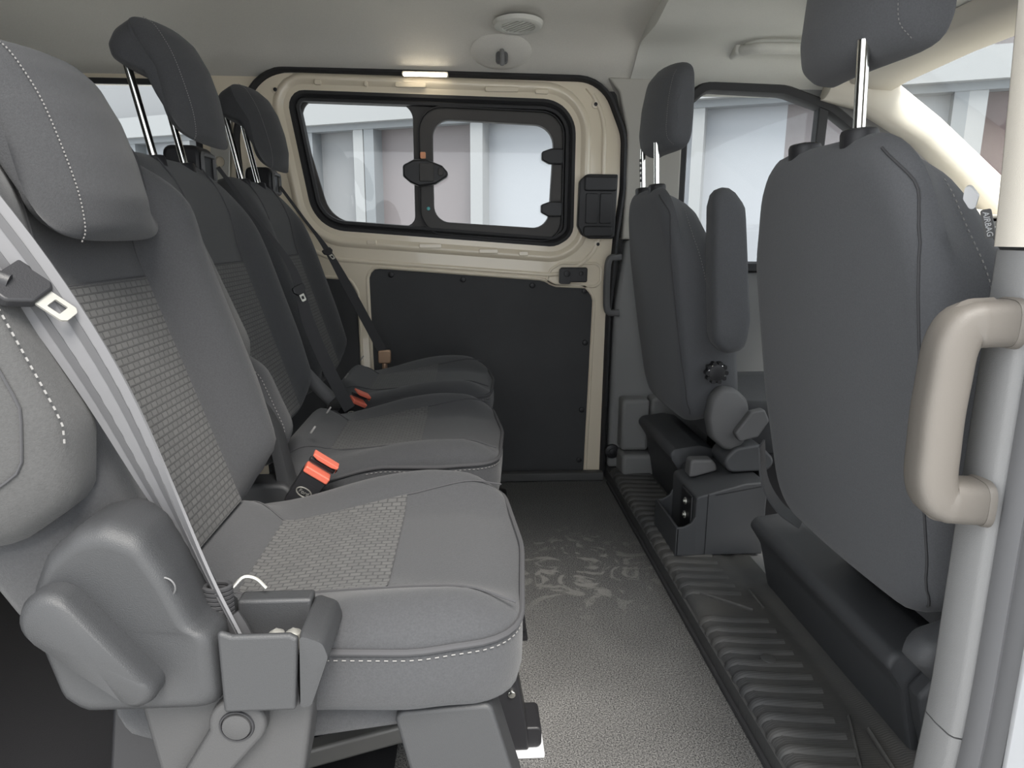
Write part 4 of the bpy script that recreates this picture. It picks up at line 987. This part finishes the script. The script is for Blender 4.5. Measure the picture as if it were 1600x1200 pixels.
# centre console box with open tray and two sockets
cb = thing('console_box', (.6, 1.56, .05), 'dark plastic console box with open tray and two sockets between the front seats', 'console box')
bm = new_bm(); prism(bm, rpoly([(.530, .052), (.70, .052), (.70, .236), (.645, .232), (.53, .200)], [.004, .004, .01, .03, .012]), 'y', 1.50, 1.69); bx_ = obj('body', bm, PLAF, cb, bevel=.007)
bm = new_bm(); prism(bm, rpoly([(.487, .052), (.535, .052), (.535, .160), (.522, .135), (.505, .125), (.487, .124)], [.004, .002, .01, .012, .02, .006]), 'y', 1.50, 1.507)
prism(bm, rpoly([(.487, .052), (.535, .052), (.535, .160), (.522, .135), (.505, .125), (.487, .124)], [.004, .002, .01, .012, .02, .006]), 'y', 1.683, 1.69)
box(bm, .486, .493, 1.50, 1.69, .052, .124); box(bm, .488, .532, 1.502, 1.688, .052, .060); obj('tray', bm, PLAF, cb, bevel=.003)
bm = new_bm(); box(bm, .524, .531, 1.52, 1.60, .075, .195); sp_ = obj('socket_panel', bm, PLAB, cb, bevel=.004)
for z in (.168, .133):
    bm = new_bm(); disc(bm, (.524, 1.56, z), (-1, 0, 0), .009, .003, 20); disc(bm, (.521, 1.56, z), (-1, 0, 0), .004, .003); obj('socket', bm, STEEL, sp_)
bm = new_bm(); tube(bm, [(.558, 1.4992, .056), (.558, 1.4992, .208)], .0008, 6); tube(bm, [(.575, 1.4992, .205), (.69, 1.4992, .226)], .0008, 6); obj('panel_joint', bm, PLAB, cb)

# ribbed rubber floor mat
bm = new_bm()
prof = [(.457, .001), (.459, .030), (.464, .043), (.475, .050), (.60, .051), (.612, .046), (.630, .046), (.642, .051), (.668, .051), (.668, .036), (.47, .036)]
rings = [[V((x, y, z)) for x, z in prof] for y in [.58+.0157*k for k in range(101)]]
loft(bm, rings, capflat=True)
y = .62
k = 0
while y < 2.13:
    L = .100 if y < 1.0 else (.118 if y < 1.24 else .105)
    if not 1.24 < y < 1.31:
        for o, rr in ((0, .0085),):
            P = smooth_path([(.4585, y, .003), (.4590, y, .028), (.4635, y-.001, .0445), (.478, y-.004, .0515), (.50, y-.009, .0522), (.53, y-.014, .0522), (.472+L, y-.020, .0516)], 20)
            tube(bm, P, .0028, 8, ry=rr)
    y += .036; k += 1
for (x0, y0, x1, y1) in ((.60, .93, .55, .80), (.615, .90, .60, .78), (.575, 1.25, .49, 1.325), (.60, 1.26, .60, 1.33)):
    tube(bm, [(x0, y0, .0515), (x1, y1, .0515)], .005, 6, ry=.003)
for x, y in ((.535, 1.085), (.545, .80)): disc(bm, (x, y, .050), (0, 0, 1), .014, .006, 24, .001)
bm.normal_update()
tag(obj('rubber_floor_mat', bm, MATR, angle=45), 'black ribbed rubber step mat along the edge of the grey carpet', 'floor mat')
bm = new_bm(); tube(bm, [(.453, .6, .004), (.453, 2.14, .004)], .006, 8); struct(obj('trim_11', bm, RUB), 'black edging strip between carpet and rubber mat', 'edging')
# cab floor covering in front of the mat
bm = new_bm(); box(bm, .669, .73, 1.36, 1.50, .0355, .048); box(bm, .669, .80, .62, 2.1, .0355, .044)
struct(obj('trim_12', bm, TRIMG, smooth=False, bevel=.003), 'grey cab floor covering beside the rubber mat', 'floor covering')
